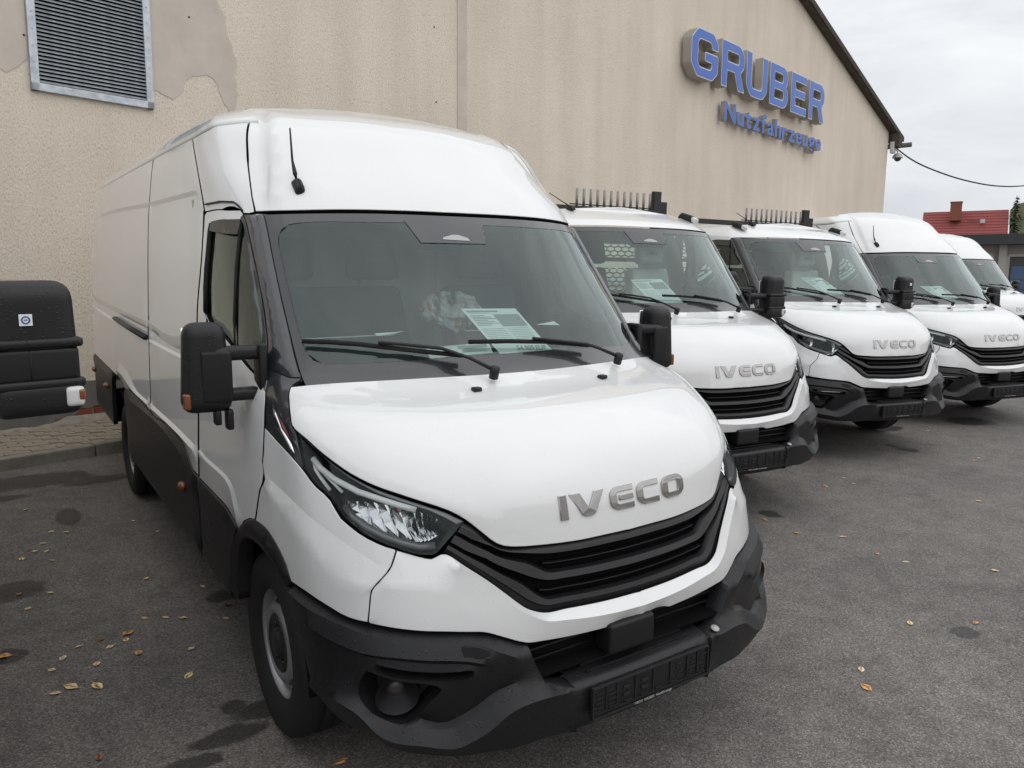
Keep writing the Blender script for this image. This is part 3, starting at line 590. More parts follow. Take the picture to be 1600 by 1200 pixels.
def bar(u0, u1, prof, n=60):
    """prof: list of (f where the bars run together by the headlight, f at end, f at centre, offset)"""
    u = np.linspace(u0, u1, n); k = np.clip((u-.36)/.16, 0, 1); k = k*k*(3-2*k); k0 = np.clip((u-.07)/.10, 0, 1); rows = []
    for f0, fe, fc, o in prof:
        st = gcurve((f0+(fe-f0)*k0)*(1-k)+fc*k, u); st[-1, 1] = 0 if u1 >= .999 else st[-1, 1]
        X = S(st[:, 0], st[:, 1])+SN(st[:, 0], st[:, 1])*o
        if u1 >= .999: X[-1, 0] = 0
        rows.append(X)
    V = np.concatenate(rows); m = len(prof)
    F = [(i*n+j, i*n+j+1, (i+1)*n+j+1, (i+1)*n+j) for i in range(m-1) for j in range(n-1)]
    f0 = F[n//2]; nn = np.cross(V[f0[1]]-V[f0[0]], V[f0[2]]-V[f0[1]])
    if nn[1] > 0: F = [tuple(reversed(f)) for f in F]
    sh = {(i*n+j, i*n+j+1) for i in range(m) for j in range(n-1)}
    return V, F, sh
bars = [bar(.0, 1, [(-.02, -.02, -.02, -.05), (.0, .0, .0, -.016), (.14, .085, .075, -.008), (.30, .115, .13, -.006), (.332, .13, .145, -.055)]),
        bar(.0, 1, [(.332, .24, .385, -.055), (.335, .245, .39, -.026), (.42, .30, .43, -.010), (.64, .49, .53, -.006), (.664, .515, .555, -.055)]),
        bar(.0, 1, [(.664, .61, .775, -.055), (.668, .615, .78, -.026), (.75, .67, .82, -.010), (.86, .84, .90, -.008), (.88, .86, .915, -.014), (1.02, 1.02, 1.02, -.02)]),
        bar(.47, 1, [(.25, .25, .25, -.065), (.255, .255, .255, -.038), (.275, .275, .275, -.024), (.29, .29, .29, -.024), (.295, .295, .295, -.065)]),
        bar(.47, 1, [(.65, .65, .65, -.065), (.655, .655, .655, -.038), (.675, .675, .675, -.024), (.69, .69, .69, -.024), (.695, .695, .695, -.065)])]
uu = np.linspace(0, 1, 40); back = []
for f in np.linspace(-.03, 1.03, 7):
    st = gcurve(np.full(40, f), uu); X = S(st[:, 0], st[:, 1])+SN(st[:, 0], st[:, 1])*-.06; X[-1, 0] = 0; back.append(X)
bV = np.concatenate(back); bF = [(i*40+j, (i+1)*40+j, (i+1)*40+j+1, i*40+j+1) for i in range(6) for j in range(39)]
FRONT.append(P_('grille', both((bV, bF), 'void_black'), *[P_('slat', both(b_, 'grille_black')) for b_ in bars]))

# ---- bumper
pocket = [(1.70, 4.225), (1.58, 4.285), (1.196, 4.300), (1.048, 4.17), (.95, 3.974), (.90, 3.72), (1.03, 3.52), (1.269, 3.32), (1.49, 3.14), (1.545, 3.32), (1.57, 3.55), (1.615, 3.90)]
slot = [(1.84, 4.10), (1.81, 3.87), (1.78, 3.588), (1.755, 3.21), (1.75, 2.845), (1.745, 2.67), (1.69, 2.66), (1.645, 2.74), (1.625, 2.9), (1.625, 3.15), (1.645, 3.5), (1.69, 3.9), (1.745, 4.10)]
def closed(p): return p+[p[0]]
def ins(p, d): return [tuple(q) for q in to_st(inset_poly(to_uv(p), d, False))]
bump_outer = panel([bmp_l1, [(1.90, 1.84), (1.75, 1.80), (1.268, 1.62)], [(1.20, 1.45), (1.135, 1.235)], [(1.10, 1.235), (.36, 1.20)], bmp_bot, bmp_arch],
    [(bmp_l2, .028), (bmp_l3, .044), ([(s-.075, t) for s, t in bmp_l3], .030), (closed(ins(pocket, -.004)), .034), (closed(ins(pocket, .012)), -.035),
     (closed(ins(slot, -.002)), .034), (closed(ins(slot, .005)), -.004),
     ([(.868, 3.60), (.815, 3.35), (.785, 3.062), (.85, 2.872), (.99, 2.603), (1.24, 2.269), (1.33, 1.95)], .032),
     ([(.93, 3.50), (.87, 3.30), (.84, 3.08), (.90, 2.92), (1.04, 2.66), (1.29, 2.33), (1.39, 2.02)], .012), (bmp_low, .062)],
    offs=[-.014, .015, .045, .052, .035, .012], h=.02, depth=.07)
def fog(c=(1.33, 3.86)):
    p = on(c[0], c[1], -.006); ax = Vector((-.35, -1, 0)).normalized(); u = ax.cross(Vector((0, 0, 1))).normalized(); w = u.cross(ax); V = []; F = []; n = 22
    pr = [(.066, .034), (.060, .026), (.034, -.012), (.028, -.016)]
    for r, d in pr:
        for j in range(n): a = 2*math.pi*j/n; V.append(p+ax*d+(u*math.cos(a)+w*math.sin(a)*.9)*r)
    for i in range(3):
        for j in range(n): F.append((i*n+j, (i+1)*n+j, (i+1)*n+(j+1) % n, i*n+(j+1) % n))
    return mk(V, F, 'trim_black'), p, ax, u, w
fg, fp, fax, fu, fw = fog()
def fog_lens():
    V = [fp+fax*-.005]; F = []; n = 16
    for r, d in ((.012, -.006), (.022, -.010), (.027, -.016)):
        for j in range(n): a = 2*math.pi*j/n; V.append(fp+fax*d+(fu*math.cos(a)+fw*math.sin(a))*r)
    for j in range(n): F.append((0, 1+j, 1+(j+1) % n))
    for i in range(2):
        for j in range(n): F.append((1+i*n+j, 1+(i+1)*n+j, 1+(i+1)*n+(j+1) % n, 1+i*n+(j+1) % n))
    return mk(V, F, 'smoke_plastic', False)
fogs = pairm('fog_lamp', fg, [P_('lens', fog_lens())])
slotlamp = tube_me([on(1.735, t, .012) for t in (3.9, 3.6, 3.3, 3.0, 2.8)], .007, 'chrome', 6)
# centre step: a ledge with a vertical face
def step():
    prof = [(.06, .31), (-.03, .315), (-.044, .325), (-.050, .40), (-.048, .452), (-.040, .468), (-.02, .476), (.05, .492), (.11, .505)]
    xsx = np.linspace(0, .305, 9); V = []; F = []; n = len(prof)
    for x in xsx:
        for y, z in prof: V.append((x, y+.10*x*x, z))
    F = [(i*n+j, i*n+j+1, (i+1)*n+j+1, (i+1)*n+j) for i in range(8) for j in range(n-1)]
    return both((np.array(V), [tuple(reversed(f)) for f in F]), 'black_plastic')
ribs = [P_('rib', boxes_me([((0, y, .484+i*.006), (.46, .006, .010), .002)], 'black_plastic')) for i, y in enumerate((.0, .035, .07))]
def intake():
    V = []; F = []
    pts = [(-.42, .115), (.42, .115)]
    return boxes_me([((0, .125, .57), (1.0, .02, .20)), ((0, .07, .515), (.95, .11, .012))], 'void_black')
intk = [P_('slat', boxes_me([((0, .085, z), (.86, .03, .010), .003)], 'grille_black')) for z in (.54, .575, .605)]
def plate():
    bm = bmesh.new(); y = -.0585
    bbox(bm, Vector((.006, y, .408)), (.526, .014, .112), .004)
    return bm_mesh(bm, 'trim_black', True)
def plate_bits():
    L = []; y = -.0675; rr = random.Random(5)
    L.append(((.006, y, .462), (.526, .006, .006), .001)); L.append(((.006, y, .357), (.526, .006, .008), .001)); L.append(((.006, y, .372), (.50, .004, .004)))
    L.append(((-.255, y, .41), (.005, .006, .10))); L.append(((.267, y, .41), (.005, .006, .10)))
    for x in (-.20, -.155, -.075, .005, .085, .165, .215): L.append(((x, y, .418), (.004, .004, .078)))
    for x in (-.115, -.035): 
        for z in (.405, .43): L.append(((x+.0, y-.001, z), (.030, .004, .011), .002))
    for x in (-.18, .125, .19, .24, -.23): 
        for k in range(4): L.append(((x+rr.uniform(-.008, .008), y, .392+k*.016), (.016+.02*rr.random(), .004, .004)))
    for k in range(8): L.append(((-.24+k*.068, y, .380), (.030, .004, .004)))
    return boxes_me(L, 'hub_black')
def plate_text():
    cu = bpy.data.curves.new('t', 'FONT'); cu.body = 'IVECO  GRUBER  Nutzfahrzeuge'; cu.size = .0125; cu.extrude = .0004; cu.align_x = 'CENTER'
    ob = bpy.data.objects.new('t', cu); col.objects.link(ob); bpy.context.view_layer.update()
    me = bpy.data.meshes.new_from_object(ob.evaluated_get(bpy.context.evaluated_depsgraph_get())); bpy.data.objects.remove(ob); bpy.data.curves.remove(cu)
    me.transform(Matrix.Translation((.006, -.0712, .3535)) @ Matrix.Rotation(R_(90), 4, 'X')); me.materials.clear(); me.materials.append(MATS['cap_grey']); return me
radar = box_me((-.052, .018, .575), (.20, .085, .105), 'trim_black', .014, 3, taper=(.97, 1), smooth=True)
def disc(c, r, m, nrm=(0, -.35, 1)):
    nrm = Vector(nrm).normalized(); u = nrm.orthogonal().normalized(); w = nrm.cross(u); V = []; n = 18
    for rr_, d in ((r, 0), (r*.92, .004)):
        for j in range(n): a = 2*math.pi*j/n; V.append(Vector(c)+nrm*d+(u*math.cos(a)+w*math.sin(a))*rr_)
    return mk(V, [(j, (j+1) % n, n+(j+1) % n, n+j) for j in range(n)]+[tuple(range(n, 2*n))], m)
tow = panel([[(2.145, 2.80), (2.145, 2.62), (2.05, 2.44)], [(1.99, 2.43), (1.93, 2.60), (1.955, 2.786)]], off=.0405, h=.03, depth=.01, gap=.001)
BUMPER = P_('front_bumper', step(), *ribs, *pair('corner_section', bump_outer, 'black_plastic'), P_('towing_cap', right(tow, 'trim_black')), P_('sensor_cap', disc((.345, -.028, .489), .016, 'cap_grey')),
            P_('intake', intake()), *intk, P_('radar_cover', radar))
PLATE = P_('number_plate_holder', plate(), P_('clip_grid', plate_bits()), P_('lettering', plate_text()))
DRLS = pairm('daytime_lamp', slotlamp)

# ---- wheel arches and liners
arch = panel([arch_o, arch_i], [([(.95, 6.745), (1.8, 6.712), (2.3, 6.655), (2.64, 6.58), (2.9, 6.48), (3.08, 6.37), (3.13, 6.28), (3.08, 6.16), (2.88, 6.06), (2.68, 5.97), (2.50, 5.885)], .022, 'soft')], off=.004, h=.03, depth=.06, gap=.001)
FRONT += pair('arch_trim', arch, 'black_plastic')
def liner(y, r=.475, a0=.60, a1=.975, lo=4, hi=176):
    V = []; F = []; n = 20
    for j in range(n+1):
        an = R_(lo+(hi-lo)*j/n)
        for a in (a1, a0): V.append((-a, y-math.cos(an)*r, .345+math.sin(an)*r))
    for j in range(n): F.append((2*j, 2*j+1, 2*j+3, 2*j+2))
    c = len(V); V.append((-a0, y, .345))
    for j in range(n): F.append((c, 2*j+1, 2*j+3))
    return mk(V, F, 'void_black', False)
FRONT += pairm('wheel_liner', liner(.977))

# ---- wheels
def wheel_parts(side=-1):
    tp = [(-.085, .205), (-.100, .215), (-.112, .25), (-.115, .29), (-.108, .325), (-.092, .343), (-.06, .3495), (-.03, .3500), (-.028, .343), (-.020, .343), (-.018, .3505), (.018, .3505), (.020, .343), (.028, .343), (.03, .35), (.06, .3495), (.092, .343), (.108, .325), (.115, .29), (.105, .22), (.09, .205)]
    tyre = lathe_x(tp, 'tyre_rubber', 56)
    rp = [(-.095, .214), (-.099, .221), (-.094, .223), (-.088, .214), (-.080, .203), (-.055, .196), (-.03, .188), (.07, .185)]
    rim = lathe_x(rp, 'rim_silver', 48)
    # pressed disc with vent holes: rings of cells, some left open
    rad = [(.188, -.042), (.180, -.052), (.168, -.066), (.154, -.078), (.138, -.088), (.122, -.090), (.108, -.080), (.100, -.060)]; n = 60; V = []; F = []
    for j in range(n):
        a = 2*math.pi*j/n
        for r, x in rad: V.append((x, r*math.cos(a), r*math.sin(a)))
    k = len(rad)
    for j in range(n):
        for i in range(k-1):
            if i in (1, 2) and (j % 6) in (0, 1, 2): continue
            F.append((j*k+i, j*k+i+1, ((j+1) % n)*k+i+1, ((j+1) % n)*k+i))
    disc_ = mk(V, F, 'rim_silver'); hub = lathe_x([(-.060, .110), (-.088, .108), (-.092, .100), (-.084, .088), (-.078, .060), (-.094, .052), (-.100, .042), (-.100, .0)], 'hub_black', 28)
    nuts = []
    for j in range(6):
        bm = bmesh.new(); a = 2*math.pi*j/6; bbox(bm, Vector((-.080, .075*math.cos(a), .075*math.sin(a))), (.018, .024, .024), .007); nuts.append(P_('wheel_nut', bm_mesh(bm, 'hub_black', True)))
    inner = lathe_x([(-.02, .19), (.0, .10), (.0, .0)], 'void_black', 24)
    return tyre, [P_('rim', rim), P_('rim_disc', disc_), P_('hub', hub), *nuts, P_('brake', inner)]
TYRE, RIMP = wheel_parts()
TYRE_L = flipx(TYRE); RIMP_L = [P_(c[0], flipx(c[1])) for c in RIMP]

# ---- doors
door_front = [(3.392, 6.33), (4.389, 6.232), (4.872, 6.155), (4.999, 6.165), (5.706, 6.123), (6.40, 6.07)]
low_c = [(3.99, 7.50), (3.90, 7.35), (3.885, 7.007), (3.851, 6.80), (3.78, 6.73), (3.141, 6.625), (2.95, 6.59)]
door_out = [door_front, [(7.739, 5.675), (8.26, 5.335), (8.641, 5.14), (8.914, 5.08), (9.355, 5.024), (10.062, 5.033), (10.547, 5.08), (11.0, 5.135)], [(11.085, 5.22), (11.13, 6.2), (11.11, 7.0)], door_rear, clad_top, [(3.036, 6.515), (3.28, 6.415)]]
door = panel(door_out, [(low_c, .011), ([(4.07, 7.50), (3.99, 7.35), (3.97, 7.0), (3.93, 6.76), (3.84, 6.68), (3.20, 6.575)], .003)], holes=[win], h=.045, depth=.035, gap=.0035, cham=.0008)
dclad = panel([[(2.955, 7.555), (2.935, 7.111), (2.885, 6.80), (2.715, 6.635)], [(2.3, 6.715), (1.8, 6.785), (.95, 6.815)], [(.80, 6.83), (.80, 7.55)]], [([(2.75, 7.54), (2.73, 7.1), (2.68, 6.82)], .016), ([(1.0, 7.54), (1.0, 6.86)], .014)], off=.006, h=.05, depth=.03)
wglass = panel(win, off=-.012, h=.08, depth=.005, gap=-.004)
dtrim = panel([[(2.2, 6.75), (2.2, 7.54)], [(8.70, 7.5), (8.62, 6.85), (8.38, 6.35), (8.02, 5.83)], [(7.6, 5.85), (6.4, 6.15), (4.4, 6.3)]], off=-.06, h=.1, depth=.01)
divider = tube_me([on(s, t, -.006) for s, t in [(10.92, 5.291), (10.583, 5.564), (9.882, 5.99), (8.933, 6.3), (8.40, 6.42)]], .007, 'rubber', 6, .5)
seal = tube_me([on(s, t, -.004) for s, t in win[1][:1]+[(10.683, 6.985), (10.262, 7.078), (9.851, 7.18), (9.46, 7.248), (8.985, 7.285), (8.79, 7.22)]], .011, 'rubber', 6)
visor = panel([[(10.90, 5.32), (10.93, 6.158), (10.89, 6.80)], [(10.72, 6.93), (10.68, 6.93)], [(10.62, 6.3), (10.585, 5.58)]], off=.004, h=.06, depth=.004, gap=0)
handle = tube_me([on(6.5, 7.12, .0), on(6.52, 7.16, .03), on(6.5, 7.40, .032), on(6.48, 7.44, .0)], .014, 'black_plastic', 8)
dch = [P_('window', right(wglass, 'side_glass')), P_('cladding', right(dclad, 'black_plastic')), P_('window_divider', divider), P_('window_seal', seal), P_('wind_deflector', right(visor, 'smoke_plastic')), P_('inner_trim', right(dtrim, 'interior_dark')), P_('handle', handle)]
FRONT += pairm('door', right(door, 'white_paint'), dch)
wtrim = panel([[(7.70, 5.70), (8.26, 5.34), (8.641, 5.145), (8.914, 5.085), (9.355, 5.03), (10.062, 5.04), (10.547, 5.085), (10.99, 5.14)], [(10.93, 5.29), (10.87, 5.245), (10.55, 5.195), (10.06, 5.15), (9.355, 5.145), (8.70, 5.235), (8.40, 5.38), (8.05, 5.64), (7.95, 5.80)]], off=.003, h=.04, depth=.006, gap=0)
FRONT += pair('window_trim', wtrim, 'gloss_black')
fillet = panel([[(8.08, 5.62), (8.42, 5.37), (8.72, 5.23), (8.95, 5.17)], [(8.5, 5.45), (8.15, 5.80), (8.03, 5.80)]], off=-.004, h=.05, depth=.01, gap=0)
FRONT += pair('mirror_sail', fillet, 'trim_black')

# ---- mirrors (built on the right)
def rbox(c, size, mname, bev, seg=4, taper=None, rot=None): return box_me(c, size, mname, bev, seg, rot, taper, True)
tilt = Matrix.Rotation(R_(-6), 3, 'Z')
def short_mirror():
    arm = boxes_me([((-.995, 1.075, 1.452), (.17, .060, .052), .018), ((-.995, 1.085, 1.300), (.17, .060, .046), .016), ((-1.065, 1.07, 1.372), (.055, .055, .20), .014), ((-.925, 1.075, 1.376), (.03, .09, .22), .01)], 'black_plastic', smooth=True)
    hs = rbox((-1.112, 1.115, 1.402), (.175, .135, .322), 'black_plastic', .052, 5, (.80, .85), tilt)
    face = rbox((-1.085, 1.058, 1.372), (.105, .03, .185), 'trim_black', .012, 3, None, tilt)
    gl = rbox((-1.112, 1.181, 1.40), (.145, .006, .28), 'chrome', .002, 1, (.85, 1), tilt)
    ind = rbox((-1.186, 1.082, 1.288), (.022, .055, .058), 'amber', .010, 3)
    fin = boxes_me([((-1.085, 1.08, 1.222), (.022, .05, .055), .008), ((-1.045, 1.075, 1.212), (.024, .05, .075), .008)], 'trim_black', smooth=True)
    return pairm('mirror', arm, [P_('housing', hs), P_('bracket', face), P_('mirror_glass', gl), P_('indicator', ind), P_('hinge', fin)])
def long_mirror():
    cx = -1.235
    arm = boxes_me([((-1.07, 1.045, 1.455), (.34, .055, .05), .018), ((-1.08, 1.05, 1.335), (.32, .05, .04), .014), ((-.925, 1.06, 1.40), (.03, .09, .20), .01)], 'black_plastic', smooth=True)
    up = rbox((cx, 1.072, 1.448), (.222, .132, .365), 'black_plastic', .058, 7, (.92, .92), tilt)
    mid = rbox((cx, 1.045, 1.408), (.205, .085, .088), 'trim_black', .012, 3, None, tilt)
    low = rbox((cx, 1.06, 1.318), (.214, .125, .10), 'black_plastic', .04, 6, None, tilt)
    b1 = rbox((cx, 1.066, 1.466), (.2245, .1365, .026), 'black_plastic', .012, 4, None, tilt); b2 = rbox((cx, 1.066, 1.356), (.2240, .1365, .026), 'black_plastic', .012, 4, None, tilt)
    rib = rbox((cx+.01, 1.003, 1.408), (.005, .008, .08), 'black_plastic', .002, 1)
    ind = rbox((cx-.086, 1.026, 1.318), (.048, .050, .056), 'lamp_clear', .014, 3, None, tilt); ind2 = rbox((cx-.102, 1.026, 1.322), (.018, .0512, .030), 'amber', .006, 2, None, tilt)
    gl = rbox((cx, 1.142, 1.43), (.18, .006, .30), 'chrome', .002, 1, None, tilt)
    return pairm('mirror', arm, [P_('housing', up), P_('housing', mid), P_('housing', low), P_('band', b1), P_('band', b2), P_('rib', rib), P_('indicator', ind), P_('indicator', ind2), P_('mirror_glass', gl)])
SHORT = short_mirror(); LONG = long_mirror()

# ---- interior
def dash():
    prof = [(.70, 1.27), (.76, 1.315), (.90, 1.335), (1.08, 1.335), (1.20, 1.30), (1.24, 1.20), (1.18, 1.0), (1.20, .75)]
    xs_ = np.linspace(-.86, .86, 13); V = []; n = len(prof)
    for x in xs_:
        k = 1-(x/.95)**2
        for i, (y, z) in enumerate(prof): V.append((x*(1 if i > 1 else .97), y+(.16*(1-k) if i < 3 else .03*(1-k)), z))
    return mk(V, [(i*n+j, (i+1)*n+j, (i+1)*n+j+1, i*n+j+1) for i in range(12) for j in range(n-1)], 'interior_dark')
binn = rbox((.42, 1.08, 1.345), (.36, .26, .06), 'interior_dark', .02, 3)
vents = boxes_me([((x, 1.19, 1.26), (.16, .06, .06), .012) for x in (-.72, -.1, .12, .76)], 'trim_black')
def steering():
    c = Vector((.43, 1.29, 1.23)); ax = Vector((0, .62, .78)).normalized(); u = Vector((1, 0, 0)); w = ax.cross(u)
    pts = [c+(u*math.cos(2*math.pi*j/28)+w*math.sin(2*math.pi*j/28))*.19 for j in range(28)]
    rimm = tube_me(pts, .016, 'trim_black', 8, 1, True)
    sp = boxes_me([((.43, 1.285, 1.225), (.34, .03, .05), .01, Matrix.Rotation(R_(-38), 3, 'X')), ((.43, 1.29, 1.19), (.13, .05, .12), .02, Matrix.Rotation(R_(-38), 3, 'X'))], 'trim_black')
    return P_('steering_wheel', rimm, P_('spokes', sp))
def daily(x):
    cu = bpy.data.curves.new('t', 'FONT'); cu.body = 'DAILY'; cu.size = .042; cu.extrude = .0006; cu.align_x = 'CENTER'
    ob = bpy.data.objects.new('t', cu); col.objects.link(ob); bpy.context.view_layer.update()
    me = bpy.data.meshes.new_from_object(ob.evaluated_get(bpy.context.evaluated_depsgraph_get())); bpy.data.objects.remove(ob); bpy.data.curves.remove(cu)
    me.transform(Matrix.Translation((x, 1.738, 1.775)) @ Matrix.Rotation(R_(76), 4, 'X')); me.materials.clear(); me.materials.append(MATS['interior_dark']); return me
def seat(x, w, cov=False):
    r = Matrix.Rotation(R_(-14), 3, 'X'); f = 'seat_plastic_cover' if cov else 'seat_fabric'
    return P_('seat', rbox((x, 1.50, .93), (w, .52, .15), 'seat_fabric', .05, 3), P_('backrest', rbox((x, 1.735, 1.31), (w*.98, .13, .70), f, .05, 4, (.86, 1), r)),
             *[P_('headrest', rbox((x+dx, 1.80, 1.78), (.27, .10, .19), f, .045, 4, (.9, 1), r)) for dx in ((0,) if w < .6 else (-.22, .22))],
             *[P_('lettering', daily(x+dx)) for dx in ((0,) if w < .6 else (-.22, .22))],
             P_('piping', tube_me([(x-w*.36, 1.66, 1.44), (x-w*.30, 1.655, 1.425), (x+w*.30, 1.655, 1.425), (x+w*.36, 1.66, 1.44)], .004, 'seat_piping', 6)))
def interior(cov, bulk=True):
    L = [P_('dashboard', dash(), P_('instrument_hood', binn), P_('air_vents', vents)), steering(), seat(.45, .50, cov), seat(-.38, .86),
         P_('cab_floor', boxes_me([((0, 1.4, .55), (1.8, 1.6, .04)), ((0, .85, .8), (1.75, .03, .6))], 'interior_dark')),
         P_('headlining', boxes_me([((0, 1.80, 1.955), (1.62, .70, .02), .005)], 'interior_light'))]
    if bulk: L.append(P_('bulkhead', boxes_me([((0, 2.08, 1.3), (1.84, .03, 1.5), .004), ((-.1, 2.06, 1.45), (.03, .03, 1.1)), ((.35, 2.06, 1.45), (.03, .03, 1.1))], 'interior_mid')))
    return L

# ---- panel van body
gut = [(12.85, 7.05), (12.86, 8), (12.87, 9), (12.87, 10)]
side_net = None
def side_panels():
    out = []
    # over the door, up to the roof seam; wraps to the front
    band = panel([[(11.12, 7.05), (11.14, 6.2), (11.095, 5.22), (11.03, 5.10), (11.03, 4.50)], [(11.3, 4.42), (12.0, 4.05), (12.7, 3.62), (13.0, 3.35)], [(13.05, 3.6), (12.95, 4.3), (12.86, 5.2), (12.84, 6.2), (12.85, 7.05)]], h=.05, depth=.03, gap=.002, cham=.0006)
    slide = panel([[(3.02, 7.60), (5.588, 7.592), (7.963, 7.612), (8.508, 7.60), (9.175, 7.53), (9.643, 7.43), (10.12, 7.315), (10.6, 7.22), (11.10, 7.12)], [(11.15, 7.09), (12.85, 7.09)], [(12.86, 7.3), (12.86, 8.49)], [(12.5, 8.495), (3.70, 8.495)], [(3.66, 8.46), (3.66, 8.04), (3.48, 7.99), (3.03, 7.78)]],
        [([(8.33, 8.49), (8.30, 8.06), (8.40, 7.98)], .006), ([(8.12, 8.49), (8.10, 8.0), (8.2, 7.9)], -.008), ([(7.72, 8.49), (7.72, 7.9)], -.008), ([(7.58, 8.49), (7.60, 7.85)], .004),
         ([(11.60, 8.49), (11.57, 7.22)], .003), ([(11.50, 8.49), (11.48, 7.3)], -.007), ([(4.12, 8.49), (4.09, 8.05), (4.0, 7.62)], .0), ([(3.98, 8.49), (3.95, 8.05), (3.85, 7.62)], .014)], h=.06, depth=.03, gap=.004, cham=.0003)
    rear = panel([[(3.72, 8.505), (12.5, 8.505)], [(12.86, 8.51), (12.87, 9), (12.87, 9.995)], [(12.5, 9.995), (4.0, 9.995)], [(3.95, 9.99), (3.90, 9.35), (3.90, 9.24), (3.80, 9.13), (3.60, 9.05), (3.76, 8.94), (3.70, 8.51)]],
        [([(8.44, 9.98), (8.351, 9.236), (8.33, 8.52)], .006), ([(8.2, 9.98), (8.14, 9.236), (8.12, 8.52)], -.008), ([(7.95, 9.98), (7.79, 9.236), (7.72, 8.52)], -.008), ([(7.8, 9.98), (7.65, 9.236), (7.58, 8.52)], .004),
         ([(11.75, 9.77), (11.687, 8.99), (11.60, 8.52)], .004), ([(11.65, 9.77), (11.587, 8.99), (11.50, 8.52)], -.007), ([(4.8, 9.25), (4.9, 9.1), (4.5, 8.9), (4.15, 8.8), (4.12, 8.52)], .0), ([(4.3, 9.2), (4.3, 9.05), (4.05, 8.9), (3.98, 8.52)], .014)], h=.08, depth=.03, gap=.004, cham=.0003)
    clad = panel([[(3.65, 8.46), (3.65, 8.05), (3.45, 7.99), (3.0, 7.785), (2.96, 7.60)], [(.80, 7.60), (.80, 9.02)], [(1.8, 9.03), (3.0, 9.06), (3.5, 9.05), (3.72, 8.94), (3.66, 8.5)]], [([(3.4, 8.9), (3.42, 8.1), (3.2, 7.98), (2.75, 7.8), (2.7, 7.62)], .02), ([(1.05, 7.62), (1.05, 8.98)], .016)], off=.006, h=.09, depth=.03)
    clad2 = panel([[(3.88, 9.345), (3.93, 9.98)], [(1.2, 9.99)], [(1.2, 9.42), (2.6, 9.40), (3.3, 9.38)]], [([(3.6, 9.42), (3.65, 9.95)], .02)], off=.006, h=.09, depth=.03)
    rail = tube_me([on(7.93, 9.22, .006), on(7.80, 8.87, .008), on(7.73, 8.53, .006)], .020, 'trim_black', 8, .7)
    mk_ = [tube_me([on(s, t-.02, .022), on(s, t+.02, .022)], .022, 'amber', 8) for s, t in ((2.35, 8.0), (2.9, 9.47), (3.05, 9.9))]
    out += pairm('side_panel', right(band, 'white_paint'))
    out += pairm('side_panel', right(slide, 'white_paint'))
    out += pairm('side_panel', right(rear, 'white_paint'), [P_('slide_rail', rail)])
    out += pairm('cladding', right(clad, 'black_plastic'), [P_('marker_lamp', mk_[0])])
    out += pairm('cladding', right(clad2, 'black_plastic'), [P_('marker_lamp', mk_[1]), P_('marker_lamp', mk_[2])])
    drip = tube_me([on(11.25, 6.95, .006), on(11.28, 6.1, .007), on(11.24, 5.4, .006), on(11.16, 5.22, .005), on(11.06, 5.10, .003)], .0042, 'trim_black', 6)
    out += pairm('drip_rail', drip)
    # roof cap over the windscreen, centre part
    cap = panel([[(11.04, 0), (11.04, 2), (11.035, 4.0), (11.04, 4.40)], [(11.3, 4.36), (12.0, 3.99), (12.7, 3.57), (13.0, 3.30)], [(13.4, 3.2), (14, 3.15)], [(14, 2), (14, 0)]],
                [([(11.28, 4.10), (12.0, 3.75), (12.7, 3.33), (13.4, 2.95)], -.002, 'soft'), ([(11.28, 3.80), (12.0, 3.45), (12.7, 3.05), (13.5, 2.7)], -.006, 'soft'), ([(11.28, 3.70), (12.0, 3.35), (12.7, 2.95), (13.5, 2.6)], .010, 'soft'), ([(11.3, 2.5), (13.0, 2.2)], .008, 'soft'), ([(11.25, .6), (12.9, .5)], .006, 'soft')], h=.05, depth=.03, gap=.002)
    out.append(P_('roof_cap', both(cap, 'white_paint')))
    # roof skin
    n = 64; rows = []; tt = np.concatenate([np.linspace(3.15, 7.5, 48), np.linspace(7.7, 10, 16)]); e14 = S(np.full(n, 14.), tt); e13 = S(np.full(n, 12.88), tt)
    rows = [e13-SN(np.full(n, 12.88), tt)*.015, e13+SN(np.full(n, 12.88), tt)*.003]
    for s in (13.1, 13.4, 13.7, 14.0): rows.append(S(np.full(n, s), tt)+SN(np.full(n, s), tt)*.003)
    for f in (.75, .45, .2, 0.): X = e14.copy(); X[:, 0] *= f; X[:, 2] += .05*(1-f*f)+.004; X[0] = S([14.], [3.15*f])[0]+np.array([0, .004, -.003]); rows.append(X)
    V = np.concatenate(rows); F = [(i*n+j, i*n+j+1, (i+1)*n+j+1, (i+1)*n+j) for i in range(len(rows)-1) for j in range(n-1)]
    out.append(P_('roof', both((V, F), 'white_paint')))
    # rear doors, bumper
    rd = []
    for s in np.linspace(2.2, 14, 14): X = S([s], [10.])[0]; rd.append([(0, X[1]+.02, X[2]), (X[0]*.6, X[1]+.018, X[2]), (X[0]*.97, X[1]+.003, X[2])])
    V = np.array(rd).reshape(-1, 3); F = [(i*3+j, i*3+j+1, (i+1)*3+j+1, (i+1)*3+j) for i in range(13) for j in range(2)]
    out += pair('rear_door', (V, [tuple(reversed(f)) for f in F]), 'white_paint')
    out.append(P_('rear_bumper', boxes_me([((0, 6.02, .52), (1.9, .20, .16), .03)], 'black_plastic')))
    out += pairm('wheel_liner', liner(4.53, .44, .62, .985, 18, 162))
    base = box_me((0, 0, 0), (.050, .095, .040), 'black_plastic', .019, 5, None, (.6, .6), True)
    base.transform(Matrix.Translation((-.640, 1.425, 2.085)) @ Matrix.Rotation(R_(42), 4, 'X'))
    whip = tube_me([(-.640, 1.44, 2.085), (-.640, 1.465, 2.135), (-.642, 1.488, 2.19), (-.642, 1.505, 2.322)], [.018, .010, .0055, .0035], 'black_plastic', 8)
    out.append(P_('antenna', base, P_('whip', whip)))
